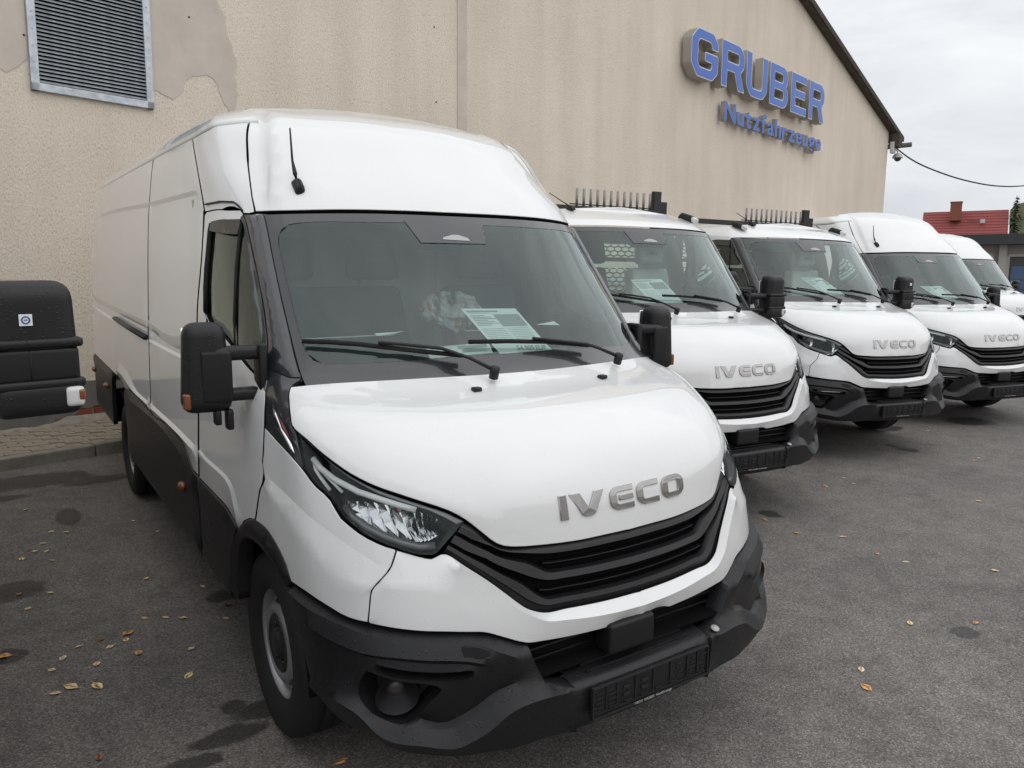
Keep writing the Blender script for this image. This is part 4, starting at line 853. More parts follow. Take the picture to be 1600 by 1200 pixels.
    shell = panel([[(1.2, 0), (1.2, 4.2), (2.2, 4.6)], [(3.3, 5.2), (3.45, 6.3)], [(3.45, 6.6), (2.2, 6.75), (1.0, 6.9)], [(1.0, 8.9)], [(3.8, 9.0), (3.8, 9.98)], [(8.0, 9.98), (8.0, 6.1)], [(7.6, 5.6), (7.6, 3), (7.6, 0)]], off=-.075, h=.15, depth=.002, gap=0, rim=False)  # black backing added inside the skin so panel gaps look dark
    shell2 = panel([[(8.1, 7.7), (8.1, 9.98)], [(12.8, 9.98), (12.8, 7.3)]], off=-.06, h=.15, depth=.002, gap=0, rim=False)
    out.append(P_('gap_backing', both(shell, 'void_black')))
    out += pair('gap_backing', shell2, 'void_black')
    return out

# ---- low cab and flatbed
def cab_parts():
    out = []
    low = NET[:13].copy()
    low[12] = [(0, 1.62, 2.125), (.25, 1.625, 2.123), (.46, 1.64, 2.118), (.62, 1.67, 2.11), (.72, 1.72, 2.10), (.765, 1.77, 2.09), (.79, 1.85, 2.085), (.805, 1.95, 2.08), (.81, 2.1, 2.08), (.81, 2.12, 2.08), (.81, 2.13, 2.08)]
    low[:, 9] = low[:, 8]+[0, .02, 0]; low[:, 10] = low[:, 8]+[0, .04, 0]
    n = 30; tt = np.concatenate([np.linspace(0, 7.9, 28), [8.0, 9.0]]); rows = []
    for s in (11.02, 11.15, 11.35, 11.6, 11.85, 12.0):
        X = S(np.full(n, s), tt, low); rows.append(X)
    for f in (.8, .5, .2, 0.):
        X = rows[5].copy(); X[:, 0] *= f; X[:, 2] += .03*(1-f*f); X[:, 1] = X[:, 1]*(1 if f else 1); rows.append(X)
    V = np.concatenate(rows); V[np.abs(V[:, 0]) < 1e-7, 0] = 0
    F = [(i*n+j, i*n+j+1, (i+1)*n+j+1, (i+1)*n+j) for i in range(9) for j in range(n-1)]
    out.append(P_('cab_roof', both((V, F), 'white_paint')))
    # rear corner pillar and back wall with window
    rows = []
    for s in np.linspace(2.2, 11.05, 12): X = S([s], [7.58])[0]; rows.append([X, (X[0]-.01, 2.10, X[2]), (X[0]-.06, 2.16, X[2]), (X[0]*.78, 2.17, X[2])])
    V = np.array([np.array(r) for r in rows]).reshape(-1, 3); F = [(i*4+j, i*4+j+1, (i+1)*4+j+1, (i+1)*4+j) for i in range(11) for j in range(3)]
    out += pair('corner_panel', (V, [tuple(reversed(f)) for f in F]), 'white_paint')
    out.append(P_('back_wall', boxes_me([((0, 2.165, 1.0), (1.5, .02, .80)), ((0, 2.165, 1.93), (1.4, .02, .14)), ((-.72, 2.165, 1.6), (.16, .02, .56)), ((.72, 2.165, 1.6), (.16, .02, .56))], 'interior_light')))
    out.append(P_('back_window', boxes_me([((0, 2.165, 1.63), (1.29, .006, .47))], 'back_glass')))
    for sx in (-1, 1):
        pod = box_me((0, 0, 0), (.07, .20, .05), 'trim_black', .02, 3, None, (.6, .75), True); pod.transform(Matrix.Translation((sx*.70, 1.60, 2.105)) @ Matrix.Rotation(R_(14), 4, 'X'))
        ln = box_me((0, 0, 0), (.055, .075, .042), 'lamp_clear', .014, 3, None, (.7, .8), True); ln.transform(Matrix.Translation((sx*.70, 1.505, 2.078)) @ Matrix.Rotation(R_(22), 4, 'X'))
        out.append(P_('marker_lamp', pod, P_('lens', ln)))
    base = box_me((-.50, 1.62, 2.125), (.055, .11, .04), 'black_plastic', .016, 3, None, (.55, .6), True)
    out.append(P_('antenna', base, P_('whip', tube_me([(-.50, 1.63, 2.135), (-.57, 1.66, 2.18), (-.66, 1.69, 2.235)], [.006, .004, .003], 'black_plastic', 6))))
    # flatbed
    L = [((0, 3.95, .98), (2.05, 3.3, .06), .005)]
    sides = [P_('dropside', boxes_me([((sx*1.02, 3.95, 1.20), (.03, 3.3, .40), .006)]+[((sx*1.036, 3.95, 1.08+k*.1), (.008, 3.28, .05), .003) for k in range(4)], 'aluminium')) for sx in (-1, 1)]
    sides.append(P_('tailboard', boxes_me([((0, 5.6, 1.20), (2.05, .03, .40), .006)], 'aluminium')))
    posts = [P_('post', box_me((x, 2.31, (1.0+z)/2), (.085, .05, z-1.0), 'frame_black', .004)) for x, z in ((.92, 2.37), (-.92, 2.19))]
    posts.append(P_('post', box_me((1.04, 2.36, 1.64), (.078, .05, 1.28), 'frame_black', .004)))
    posts += [P_('crossbar', box_me((0, 2.31, 2.165), (1.78, .05, .055), 'frame_black', .004)), P_('crossbar', box_me((0, 2.31, 1.40), (1.78, .04, .05), 'frame_black', .004)), P_('crossbar', box_me((0, 2.31, 1.72), (1.78, .035, .04), 'frame_black', .004))]
    posts += [P_('tine', tube_me([(x, 2.31, 2.19), (x, 2.31, 2.345)], .0125, 'steel_rod', 8)) for x in np.linspace(.01, .845, 12)]
    posts.append(P_('tine_wire', tube_me([(-.08, 2.285, 2.205), (.86, 2.285, 2.205)], .006, 'frame_black', 6)))
    posts += [P_('clamp', box_me((x, 2.30, 2.16), (.045, .06, .07), 'steel_rod', .004)) for x in (.18, .62)]
    V = []; F = []; cw, ch_ = .085, .052
    for zz in ((1.45, 8), (1.76, 0)):
        z0 = zz[0]
    nz_, nx_ = 15, 21
    for r in range(nz_):
        for q in range(nx_):
            cx = -.87+q*cw+(cw/2 if r % 2 else 0); cz = 1.06+r*ch_*.78
            if abs(cx) > .90 or (1.36 < cz < 1.44): continue
            o_ = len(V)
            for sc in (1.0, .80):
                for (hx, hz) in ((-.5, 0), (-.25, .5), (.25, .5), (.5, 0), (.25, -.5), (-.25, -.5)): V.append((cx+hx*cw*(1.16 if sc == 1 else .98), 2.30, cz+hz*ch_*(1.05 if sc == 1 else .70)))
            F += [(o_+i, o_+(i+1) % 6, o_+6+(i+1) % 6, o_+6+i) for i in range(6)]
    # seen through the cab window the sheet sits higher
    V = [(x, y, z+.27) for x, y, z in V]
    mesh_ = mk(V, F, 'trim_black', False)
    out.append(P_('flatbed', boxes_me(L, 'aluminium'), *sides))
    out.append(P_('headboard', boxes_me([((0, 2.32, 1.12), (1.80, .02, .30))], 'frame_black'), *posts, P_('mesh_sheet', mesh_)))
    out.append(P_('chassis', boxes_me([((sx*.40, 3.2, .72), (.10, 4.9, .20), .01) for sx in (-1, 1)]+[((0, 3.0, .70), (.7, .1, .12)), ((0, 4.2, .62), (.7, .4, .2))], 'chassis')))
    out += pairm('mudguard', strip_surface([[(-a, 4.53-math.cos(R_(an))*.42, .36+math.sin(R_(an))*.42) for an in range(10, 175, 15)] for a in (.70, .98)], 'trim_black'))
    shell = panel([[(1.2, 0), (1.2, 4.2), (2.2, 4.6)], [(3.3, 5.2), (3.45, 6.3)], [(3.45, 6.6), (2.2, 6.75), (1.0, 6.9)], [(1.0, 7.5)], [(7.9, 7.5), (8.0, 6.1)], [(7.6, 5.6), (7.6, 3), (7.6, 0)]], off=-.075, h=.15, depth=.002, gap=0, rim=False)  # same added black backing behind the cab skin, darkening its gaps
    out.append(P_('gap_backing', both(shell, 'void_black')))
    return out

VAN_BODY = side_panels(); CAB_BODY = cab_parts()
VAN_IN = interior(False); CAB_IN = interior(True, False)

# ---- put the vehicles together
def tagp(o, label=None, cat=None, group=None, kind=None):
    if label: o['label'] = label
    if cat: o['category'] = cat
    if group: o['group'] = group
    if kind: o['kind'] = kind
    return o
def spawn(spec, parent, loc=None):
    o = link(spec[0], spec[1], parent)
    if loc: o.location = loc
    for c in spec[2]: spawn(c, o)
    return o
def euler_m(x, y, z, yaw, roll, pitch):
    return Matrix.Translation((x, y, z)) @ Matrix.Rotation(R_(roll), 4, 'Y') @ Matrix.Rotation(R_(pitch), 4, 'X') @ Matrix.Rotation(R_(yaw), 4, 'Z')
def vehicle(name, pose, label, kind, group, halogen=False, lift=0., daylamp=False):
    root = bpy.data.objects.new(name, None); col.objects.link(root); root.matrix_basis = euler_m(*pose)
    tagp(root, label, 'van' if kind == 'van' else 'truck', group)
    for sp in FRONT: spawn(sp, root)
    for sp in (HL_HAL if halogen else HL_LED): spawn(sp, root)
    spawn(BUMPER, root); spawn(PLATE, root)
    for sp in fogs: spawn(sp, root)
    if daylamp:
        for sp in DRLS: spawn(sp, root)
    for sp in (SHORT if kind == 'van' else LONG): spawn(sp, root)
    for sp in (VAN_BODY+VAN_IN if kind == 'van' else CAB_BODY+CAB_IN): spawn(sp, root)
    for y in (.977, 4.53):
        for sx in (-1, 1):
            w = link('wheel', TYRE if sx < 0 else TYRE_L, root); w.location = (sx*.845, y, .35-lift)
            for c in (RIMP if sx < 0 else RIMP_L): link(c[0], c[1], w)
    return root
GV = 'white panel vans parked in the row'; GT = 'white flatbed trucks parked in the row'
V1 = vehicle('panel_van', (0, 0, 0, 0, -.93, 1.64), 'large white panel van in the foreground, nearest to the camera', 'van', GV)
V2 = vehicle('flatbed_truck', (2.51, 1.59, .129, -5.13, -.34, 2.61), 'white flatbed truck directly beside the foreground panel van', 'truck', GT, lift=.05)
V3 = vehicle('flatbed_truck', (5.268, 2.135, .17, -9.49, .07, 2.63), 'white flatbed truck in the middle of the row, second truck from the foreground van', 'truck', GT, True, .05, True)
V4 = vehicle('panel_van', (7.936, 2.355, .132, -13.11, -.93, 1.43), 'white high-roofed panel van just beyond the two flatbed trucks', 'van', GV, True, 0, True)
V5 = vehicle('panel_van', (15.216, 5.168, .28, -10.99, -.33, 1.58), 'small distant white panel van at the far right end of the row', 'van', GV, True)
V0 = vehicle('flatbed_truck', (-2.83, -.47, .04, 3.0, -.9, 1.6), 'truck cut off at the left edge, only its big black wing mirror showing', 'truck', GT, lift=.09)
# ------------------------------------------------------------------ ground
def fx(x): return float(np.interp(x, [-200, -10, 0, 2.5, 5.27, 7.94, 15.2, 40, 200], [-.6, -.14, 0, .034, .058, .073, .146, .36, .9]))
def gz(x, y): return .026*min(max(y, -30), 9.0)+fx(x)
def asphalt():
    m = mat('asphalt', (.07, .066, .062), .72, spec=.35); N, L, b = nodes(m)
    tc = N.new('ShaderNodeTexCoord')
    def noise(sc, det, r=.55):
        n = N.new('ShaderNodeTexNoise'); n.inputs['Scale'].default_value = sc; n.inputs['Detail'].default_value = det; n.inputs['Roughness'].default_value = r; L(tc.outputs['Object'], n.inputs['Vector']); return n
    vo = N.new('ShaderNodeTexVoronoi'); vo.inputs['Scale'].default_value = 175; L(tc.outputs['Object'], vo.inputs['Vector'])
    sp = N.new('ShaderNodeSeparateColor'); L(vo.outputs['Color'], sp.inputs[0])
    base = ramp(m, sp.outputs[0], [(0, (.100, .092, .085)), (.45, (.168, .155, .144)), (.8, (.215, .200, .187)), (1, (.33, .31, .292))])
    n1 = noise(.9, 5); n2 = noise(260, 3); n3 = noise(7, 5, .6)
    r1 = ramp(m, n1.outputs['Fac'], [(.3, (.72, .72, .73)), (.7, (1.12, 1.10, 1.07))])
    mu = N.new('ShaderNodeMix'); mu.data_type = 'RGBA'; mu.blend_type = 'MULTIPLY'; mu.inputs[0].default_value = 1; L(base.outputs[0], mu.inputs[6]); L(r1.outputs[0], mu.inputs[7])
    r3 = ramp(m, n3.outputs['Fac'], [(.32, (.80, .80, .80)), (.6, (1.05, 1.05, 1.05))])
    mu3 = N.new('ShaderNodeMix'); mu3.data_type = 'RGBA'; mu3.blend_type = 'MULTIPLY'; mu3.inputs[0].default_value = 1; L(mu.outputs[2], mu3.inputs[6]); L(r3.outputs[0], mu3.inputs[7])
    # oil and damp spots with shapes of their own
    spots = [(-.83, 2.31, .075, .075), (-1.05, 1.22, .05, .05), (-1.76, 2.97, .16, .14), (-1.79, 2.18, .07, .08), (-1.57, 5.33, .45, .22), (-1.14, 5.1, .25, .12), (-1.9, 4.9, .3, .1), (2.84, 1.63, .07, .09), (5.7, 2.21, .09, .10), (7.82, 2.66, .30, .24), (5.74, 2.41, .05, .06), (2.14, -.07, .08, .06),
             (-1.27, .93, .12, .05), (-1.11, 1.03, .14, .06), (-.93, 1.14, .14, .07), (-.80, 1.28, .12, .08), (-.5, 1.45, .3, .15), (6.5, 2.9, .25, .12), (-1.4, 4.2, .08, .2)]
    acc = None
    sep = N.new('ShaderNodeSeparateXYZ'); L(tc.outputs['Object'], sep.inputs[0]); nd = noise(16, 4, .6)
    for (x, y, rx, ry) in spots:
        a = N.new('ShaderNodeMath'); a.operation = 'SUBTRACT'; L(sep.outputs[0], a.inputs[0]); a.inputs[1].default_value = x
        a2 = N.new('ShaderNodeMath'); a2.operation = 'DIVIDE'; L(a.outputs[0], a2.inputs[0]); a2.inputs[1].default_value = rx
        c = N.new('ShaderNodeMath'); c.operation = 'SUBTRACT'; L(sep.outputs[1], c.inputs[0]); c.inputs[1].default_value = y
        c2 = N.new('ShaderNodeMath'); c2.operation = 'DIVIDE'; L(c.outputs[0], c2.inputs[0]); c2.inputs[1].default_value = ry
        v = N.new('ShaderNodeCombineXYZ'); L(a2.outputs[0], v.inputs[0]); L(c2.outputs[0], v.inputs[1])
        l = N.new('ShaderNodeVectorMath'); l.operation = 'LENGTH'; L(v.outputs[0], l.inputs[0])
        d = N.new('ShaderNodeMath'); d.operation = 'ADD'; L(l.outputs['Value'], d.inputs[0]); L(nd.outputs['Fac'], d.inputs[1])
        r = N.new('ShaderNodeMapRange'); r.inputs[1].default_value = 1.38; r.inputs[2].default_value = 1.60; r.inputs[3].default_value = 1; r.inputs[4].default_value = 0; L(d.outputs[0], r.inputs[0])
        if acc is None: acc = r.outputs[0]
        else:
            q = N.new('ShaderNodeMath'); q.operation = 'MAXIMUM'; L(acc, q.inputs[0]); L(r.outputs[0], q.inputs[1]); acc = q.outputs[0]
    dk = N.new('ShaderNodeMix'); dk.data_type = 'RGBA'; dk.blend_type = 'MULTIPLY'; L(acc, dk.inputs[0]); L(mu3.outputs[2], dk.inputs[6]); dk.inputs[7].default_value = (.33, .33, .34, 1)
    L(dk.outputs[2], b.inputs['Base Color'])
    rr = N.new('ShaderNodeMapRange'); L(acc, rr.inputs[0]); rr.inputs[3].default_value = .74; rr.inputs[4].default_value = .45; L(rr.outputs[0], b.inputs['Roughness'])
    bp = bump(m, n2.outputs['Fac'], .5, .006); bump(m, vo.outputs['Distance'], .45, .006, bp)
asphalt()
gx = [-900, -300, -100, -40, -20, -10, -6, -4, -3, -2, -1, 0, 1, 2, 2.5, 3.5, 5.27, 6.5, 7.94, 10, 12, 15.2, 20, 28, 40, 80, 200, 500, 1500]
gy = [-900, -300, -100, -60, -30, -15, -8, -5, -3, -1, 1, 3, 5, 7, 9, 12, 20, 40, 100, 300, 1500]
me = mk([(x, y, gz(x, y)) for y in gy for x in gx], [(j*len(gx)+i, j*len(gx)+i+1, (j+1)*len(gx)+i+1, (j+1)*len(gx)+i) for j in range(len(gy)-1) for i in range(len(gx)-1)], 'asphalt', False)
tagp(link('ground', me), kind='structure')

# ------------------------------------------------------------------ building
PHI = R_(12.5); P0 = Vector((-1.2, 7.12, 0)); BW = Matrix.Translation(P0) @ Matrix.Rotation(PHI, 4, 'Z')
def roughcast():
    m = mat('roughcast', (.56, .48, .38), .95, spec=.15); N, L, b = nodes(m)
    tc = N.new('ShaderNodeTexCoord')
    def noise(sc, det, vs=None, r=.55):
        n = N.new('ShaderNodeTexNoise'); n.inputs['Scale'].default_value = sc; n.inputs['Detail'].default_value = det; n.inputs['Roughness'].default_value = r
        if vs: mp = N.new('ShaderNodeMapping'); mp.inputs['Scale'].default_value = vs; L(tc.outputs['Object'], mp.inputs[0]); L(mp.outputs[0], n.inputs['Vector'])
        else: L(tc.outputs['Object'], n.inputs['Vector'])
        return n
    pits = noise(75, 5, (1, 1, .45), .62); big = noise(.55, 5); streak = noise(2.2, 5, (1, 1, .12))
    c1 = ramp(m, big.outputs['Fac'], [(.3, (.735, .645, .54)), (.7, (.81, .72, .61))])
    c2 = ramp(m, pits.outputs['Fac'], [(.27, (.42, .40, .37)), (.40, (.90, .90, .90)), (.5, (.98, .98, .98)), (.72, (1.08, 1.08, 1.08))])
    c3 = ramp(m, streak.outputs['Fac'], [(.30, (.92, .92, .92)), (.62, (1.02, 1.02, 1.02))])
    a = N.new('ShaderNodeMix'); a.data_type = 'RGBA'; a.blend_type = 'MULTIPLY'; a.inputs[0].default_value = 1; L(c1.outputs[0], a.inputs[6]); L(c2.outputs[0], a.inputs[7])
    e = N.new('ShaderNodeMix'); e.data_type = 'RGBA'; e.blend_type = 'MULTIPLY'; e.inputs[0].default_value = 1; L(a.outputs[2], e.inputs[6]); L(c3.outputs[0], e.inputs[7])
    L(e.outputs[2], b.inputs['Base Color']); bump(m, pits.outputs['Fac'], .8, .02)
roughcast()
def blotchy(name, c1, c2, sc, rough=.9, bs=.2, bd=.004):
    m = mat(name, c1, rough, spec=.2); nz = add_noise(m, sc, 6, rough=.6); r = ramp(m, nz.outputs['Fac'], [(.3, c1), (.7, c2)]); N, L, b = nodes(m); L(r.outputs[0], b.inputs['Base Color']); bump(m, nz.outputs['Fac'], bs, bd); return m
blotchy('smooth_plaster', (.52, .46, .40), (.61, .545, .475), 3.5)
blotchy('plinth_grey', (.13, .125, .115), (.19, .18, .165), 6)
blotchy('brick_red', (.16, .045, .028), (.26, .085, .05), 14)
blotchy('footing', (.20, .175, .145), (.33, .29, .24), 12, .95, .8, .03)
blotchy('paver', (.22, .185, .145), (.33, .285, .225), 9, .9, .5, .006)
blotchy('joint_dirt', (.05, .045, .038), (.09, .08, .065), 20)
blotchy('kerb_stone', (.19, .175, .15), (.29, .265, .23), 8, .9, .5, .01)
blotchy('dark_wood', (.055, .045, .036), (.10, .085, .07), 8)
blotchy('roof_sheet', (.12, .11, .10), (.17, .16, .15), 3)
bld = bpy.data.objects.new('commercial_building', None); col.objects.link(bld); bld.matrix_basis = BW
tagp(bld, 'tall beige roughcast gable-ended building behind the vans', 'building')
def prism(poly, y0, y1, m, smooth=False):
    n = len(poly); V = [(u, y0, z) for u, z in poly]+[(u, y1, z) for u, z in poly]
    return mk(V, [tuple(range(n)), tuple(reversed(range(n, 2*n)))]+[((i+1) % n, i, n+i, n+(i+1) % n) for i in range(n)], m, smooth)
def prism_at(poly, y0, y1, m):  # front face normal towards -Y
    me = prism(poly, y0, y1, m); bm = bmesh.new(); bm.from_mesh(me); bmesh.ops.recalc_face_normals(bm, faces=bm.faces); bm.to_mesh(me); bm.free(); return me
sl = (8.571-6.467)/(16.585-23.369)
ridge_u = 9.0; zr = 6.467+(ridge_u-23.369)*sl
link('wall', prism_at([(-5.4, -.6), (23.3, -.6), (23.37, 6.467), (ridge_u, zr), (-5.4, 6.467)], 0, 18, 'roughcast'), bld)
link('roof_slope', prism_at([(ridge_u, zr+.02), (24.17, 6.467+.8*sl+.02), (24.17, 6.467+.8*sl+.14), (ridge_u, zr+.15)], -.20, 18.3, 'roof_sheet'), bld)
link('roof_slope', prism_at([(ridge_u-.002, zr+.02), (-6.2, 6.467+.8*sl+.02), (-6.2, 6.467+.8*sl+.14), (ridge_u-.002, zr+.15)], -.20, 18.3, 'roof_sheet'), bld)
link('verge_board', prism_at([(ridge_u, zr-.02), (24.1, 6.467+.73*sl-.02), (24.1, 6.467+.73*sl+.12), (ridge_u, zr+.13)], -.23, -.202, 'dark_wood'), bld)
link('soffit', prism_at([(ridge_u, zr-.035), (24.0, 6.467+.63*sl-.035), (24.0, 6.467+.63*sl+.01), (ridge_u, zr+.012)], -.198, -.003, 'dark_wood'), bld)
link('eave_board', prism_at([(23.40, 5.98), (23.72, 5.98), (23.72, 6.32), (23.40, 6.40)], -.30, -.05, 'dark_wood'), bld)
gut_ = tube_me([(24.2, -.42, 6.13), (24.2, 18, 6.13)], .075, 'plinth_grey', 10); link('gutter', gut_, bld)
patchR = [(1.042, 5.4), (1.74, 5.4), (1.78, 5.0), (1.801, 4.805), (1.83, 4.70), (1.867, 4.619), (1.90, 4.45), (1.96, 4.30), (1.993, 4.165), (1.975, 4.0), (1.985, 3.85), (1.967, 3.705), (1.955, 3.4), (1.94, 3.2), (1.90, 3.45), (1.865, 3.654), (1.80, 3.78), (1.76, 3.90), (1.727, 3.941), (1.64, 3.965), (1.546, 3.954), (1.47, 3.93), (1.401, 3.88), (1.36, 3.78), (1.323, 3.70), (1.26, 3.655), (1.198, 3.665), (1.14, 3.70), (1.086, 3.711), (1.042, 3.70)]
patchL = [(-.11, 5.4), (-.11, 3.79), (-.128, 3.769), (-.20, 3.72), (-.24, 3.65), (-.293, 3.638), (-.344, 3.651), (-.5, 3.70), (-.75, 3.68), (-.9, 3.8), (-.95, 5.4)]
def rough_edge(pz, amp=.016, step=.05, seed=3):
    r = random.Random(seed); out = []
    for i, p in enumerate(pz):
        q = pz[(i+1) % len(pz)]; L_ = math.hypot(q[0]-p[0], q[1]-p[1]); n = max(1, int(L_/step))
        for k in range(n):
            f = k/n; out.append((p[0]+(q[0]-p[0])*f+(r.uniform(-amp, amp) if p[1] < 5.2 else 0), p[1]+(q[1]-p[1])*f+(r.uniform(-amp, amp) if p[1] < 5.2 else 0)))
    return out
for pz in (rough_edge(patchR), rough_edge(patchL)): link('plaster_patch', prism_at(pz, -.006, .01, 'smooth_plaster'), bld)
link('conduit_strip', prism_at([(5.385, 2), (5.565, 2), (5.565, 9.3), (5.385, 9.3)], -.012, .01, 'smooth_plaster'), bld)
rr = random.Random(11)
for k in range(26):
    u = rr.uniform(0, 22); z = rr.uniform(3, 6.2)
    if k < 6: u, z = [(1.466, 4.543), (4.95, 5.25), (4.98, 4.25), (-.13, 4.0)][k] if k < 4 else (0, 0)
    link('wall_hole', box_me((u, -.002, z), (.018, .02, .018), 'void_black', .005), bld) if k < 4 else None
# plinth with broken lower edge, brick showing, footing
edge = [(-5.4, .22), (-.9, .24), (-.25, .25), (.05, .31), (.16, .42), (.22, .405), (.30, .43), (.38, .425), (.5, .44), (.62, .43), (.8, .46), (1.0, .44), (1.3, .45), (2, .43), (4, .46), (10, .5), (23.3, .6)]
link('plinth', prism_at([(-5.4, .69), (23.3, .69)]+edge[::-1], -.022, .012, 'plinth_grey'), bld)
brick_me = box_me((0, 0, 0), (.235, .03, .066), 'brick_red', .006)
for r in range(3):
    for q in range(12):
        o = link('brick', brick_me, bld); o.location = (.02+q*.248+(.124 if r % 2 else 0), -.004-.004*rr.random(), .30+r*.077)
V = []; F = []; n = 40
for i in range(n):
    u = -2.5+i*.14
    for y, z in ((.02, .34), (-.05-.03*rr.random(), .33+.03*rr.random()), (-.10-.03*rr.random(), .25+.02*rr.random()), (-.12, .10)): V.append((u, y, z-(.06 if u < -.1 else 0)))
for i in range(n-1):
    for j in range(3): F.append((i*4+j, i*4+j+1, (i+1)*4+j+1, (i+1)*4+j))
link('footing', mk(V, F, 'footing'), bld)
# vent
vent = link('vent_grille', boxes_me([((.466, -.02, 3.544), (1.142, .05, .074), .006), ((.466, -.02, 4.84), (1.142, .05, .074), .006), ((-.068, -.0205, 4.19), (.074, .049, 1.366), .006), ((1.0, -.0205, 4.19), (.074, .049, 1.366), .006)], 'galvanised'), bld)
link('vent_back', box_me((.466, .001, 4.19), (1.0, .02, 1.26), 'void_black'), vent)
slm = box_me((0, 0, 0), (.994, .004, .030), 'galvanised', 0, 1, Matrix.Rotation(R_(-42), 3, 'X'))
for k in range(34):
    o = link('slat', slm, vent); o.location = (.466, -.026, 3.60+k*.0362)
for k in range(9):
    for uu_ in (-.068, 1.0):
        link('rivet', box_me((uu_, -.047, 3.62+k*.15), (.012, .006, .012), 'galvanised', .004, 2, smooth=True), vent)

# ------------------------------------------------------------------ signs
m = mat('sign_blue', (.028, .12, .50), .35, spec=.5); m = mat('sign_rim', (.62, .66, .74), .5); m = mat('sign_side', (.36, .33, .29), .6)
GL = {
'G': [rounded([(.22, 0), (0, .22), (0, .70), (.22, .92), (.80, .92), (1.0, .74), (1.0, .60), (.76, .60), (.76, .66), (.70, .72), (.31, .72), (.24, .65), (.24, .27), (.31, .20), (.70, .20), (.76, .26), (.76, .335), (.50, .335), (.50, .52), (1.0, .52), (1.0, .18), (.80, 0)], .05, 3)],
'R': [rounded([(0, 0), (0, .92), (.76, .92), (.96, .76), (.96, .50), (.80, .37), (.98, 0), (.71, 0), (.54, .34), (.235, .34), (.235, 0)], [0, 0, .10, .10, .10, .05, 0, 0, 0, 0, 0], 3), rounded([(.235, .53), (.235, .73), (.68, .73), (.725, .69), (.725, .57), (.68, .53)], .02, 2)],
'U': [rounded([(0, .92), (.235, .92), (.235, .27), (.31, .19), (.68, .19), (.755, .27), (.755, .92), (.99, .92), (.99, .2), (.78, 0), (.21, 0), (0, .2)], [0, 0, .04, .04, .04, .04, 0, 0, .1, .1, .1, .1], 3)],
'B': [rounded([(0, 0), (0, .92), (.74, .92), (.91, .78), (.91, .57), (.83, .475), (.95, .37), (.95, .16), (.77, 0)], [0, 0, .1, .08, .06, .02, .06, .1, .1], 3), rounded([(.235, .555), (.235, .74), (.62, .74), (.67, .70), (.67, .60), (.62, .555)], .02, 2), rounded([(.235, .18), (.235, .375), (.66, .375), (.71, .33), (.71, .23), (.66, .18)], .02, 2)],
'E': [[(0, 0), (0, .92), (.86, .92), (.86, .73), (.235, .73), (.235, .56), (.79, .56), (.79, .37), (.235, .37), (.235, .19), (.88, .19), (.88, 0)]]}
sg1 = bpy.data.objects.new('sign', None); col.objects.link(sg1); sg1.matrix_basis = BW @ Matrix.Translation((11.3, 0, 5.81))
tagp(sg1, 'large blue block letters GRUBER with pale outlines on the gable wall', 'sign')
stand = Matrix.Rotation(R_(90), 4, 'X')
def wall_letter(parent, loops, u, z, off, dep, rim, name='letter'):
    me = curve_mesh(loops, dep/2, 'sign_rim'); me.transform(Matrix.Translation((u, -off-dep/2, z)) @ stand)
    me.materials.append(MATS['sign_side'])
    for p in me.polygons: p.material_index = 0 if abs(p.normal.y) > .5 else 1
    o = link(name, me, parent)
    fc = curve_mesh(loops, .003, 'sign_blue', offset=-rim); fc.transform(Matrix.Translation((u, -off-dep-.004, z)) @ stand); link('letter_face', fc, o)
    return o
for chh, u, w in (('G', 0, 1.04), ('R', 1.19, 1.02), ('U', 2.27, 1.0), ('B', 3.39, 1.0), ('E', 4.50, .99), ('R', 5.53, .95)):
    wall_letter(sg1, [[(p[0]*w, p[1]*1.0) for p in lp] for lp in GL[chh]], u, 0, .06, .20, .022)
for k in range(4): link('mounting_rail', box_me((.6+k*1.6, -.035, .48), (.04, .06, .7), 'sign_side'), sg1)
sg2 = bpy.data.objects.new('sign', None); col.objects.link(sg2); sg2.matrix_basis = BW @ Matrix.Translation((12.86, 0, 5.18))
tagp(sg2, 'smaller blue lettering Nutzfahrzeuge on the wall below the big sign', 'sign')
def text_loops_mesh(ch, size, ext, mname, off=0.):
    cu = bpy.data.curves.new('t', 'FONT'); cu.body = ch; cu.size = size; cu.extrude = ext; cu.offset = off
    ob = bpy.data.objects.new('t', cu); col.objects.link(ob); bpy.context.view_layer.update()
    me = bpy.data.meshes.new_from_object(ob.evaluated_get(bpy.context.evaluated_depsgraph_get())); bpy.data.objects.remove(ob); bpy.data.curves.remove(cu)
    me.materials.clear(); me.materials.append(MATS[mname]); return me
word = 'Nutzfahrzeuge'; cells = []; x = 0.
for chh in word:
    me = text_loops_mesh(chh, .56, .05, 'sign_blue', .011); xs_ = [v.co.x for v in me.vertices]; mn, mx_ = min(xs_), max(xs_)
    cells.append((me, x-mn)); x += (mx_-mn)+.055
kx = 5.12/x
for me, dx in cells:
    me.transform(Matrix.Translation((0, -.12, 0)) @ Matrix.Diagonal((kx, 1, 1, 1)) @ Matrix.Translation((dx, 0, 0)) @ stand)
    me.materials.append(MATS['sign_side'])
    for p in me.polygons: p.material_index = 0 if abs(p.normal.y) > .5 else 1
    link('letter', me, sg2)

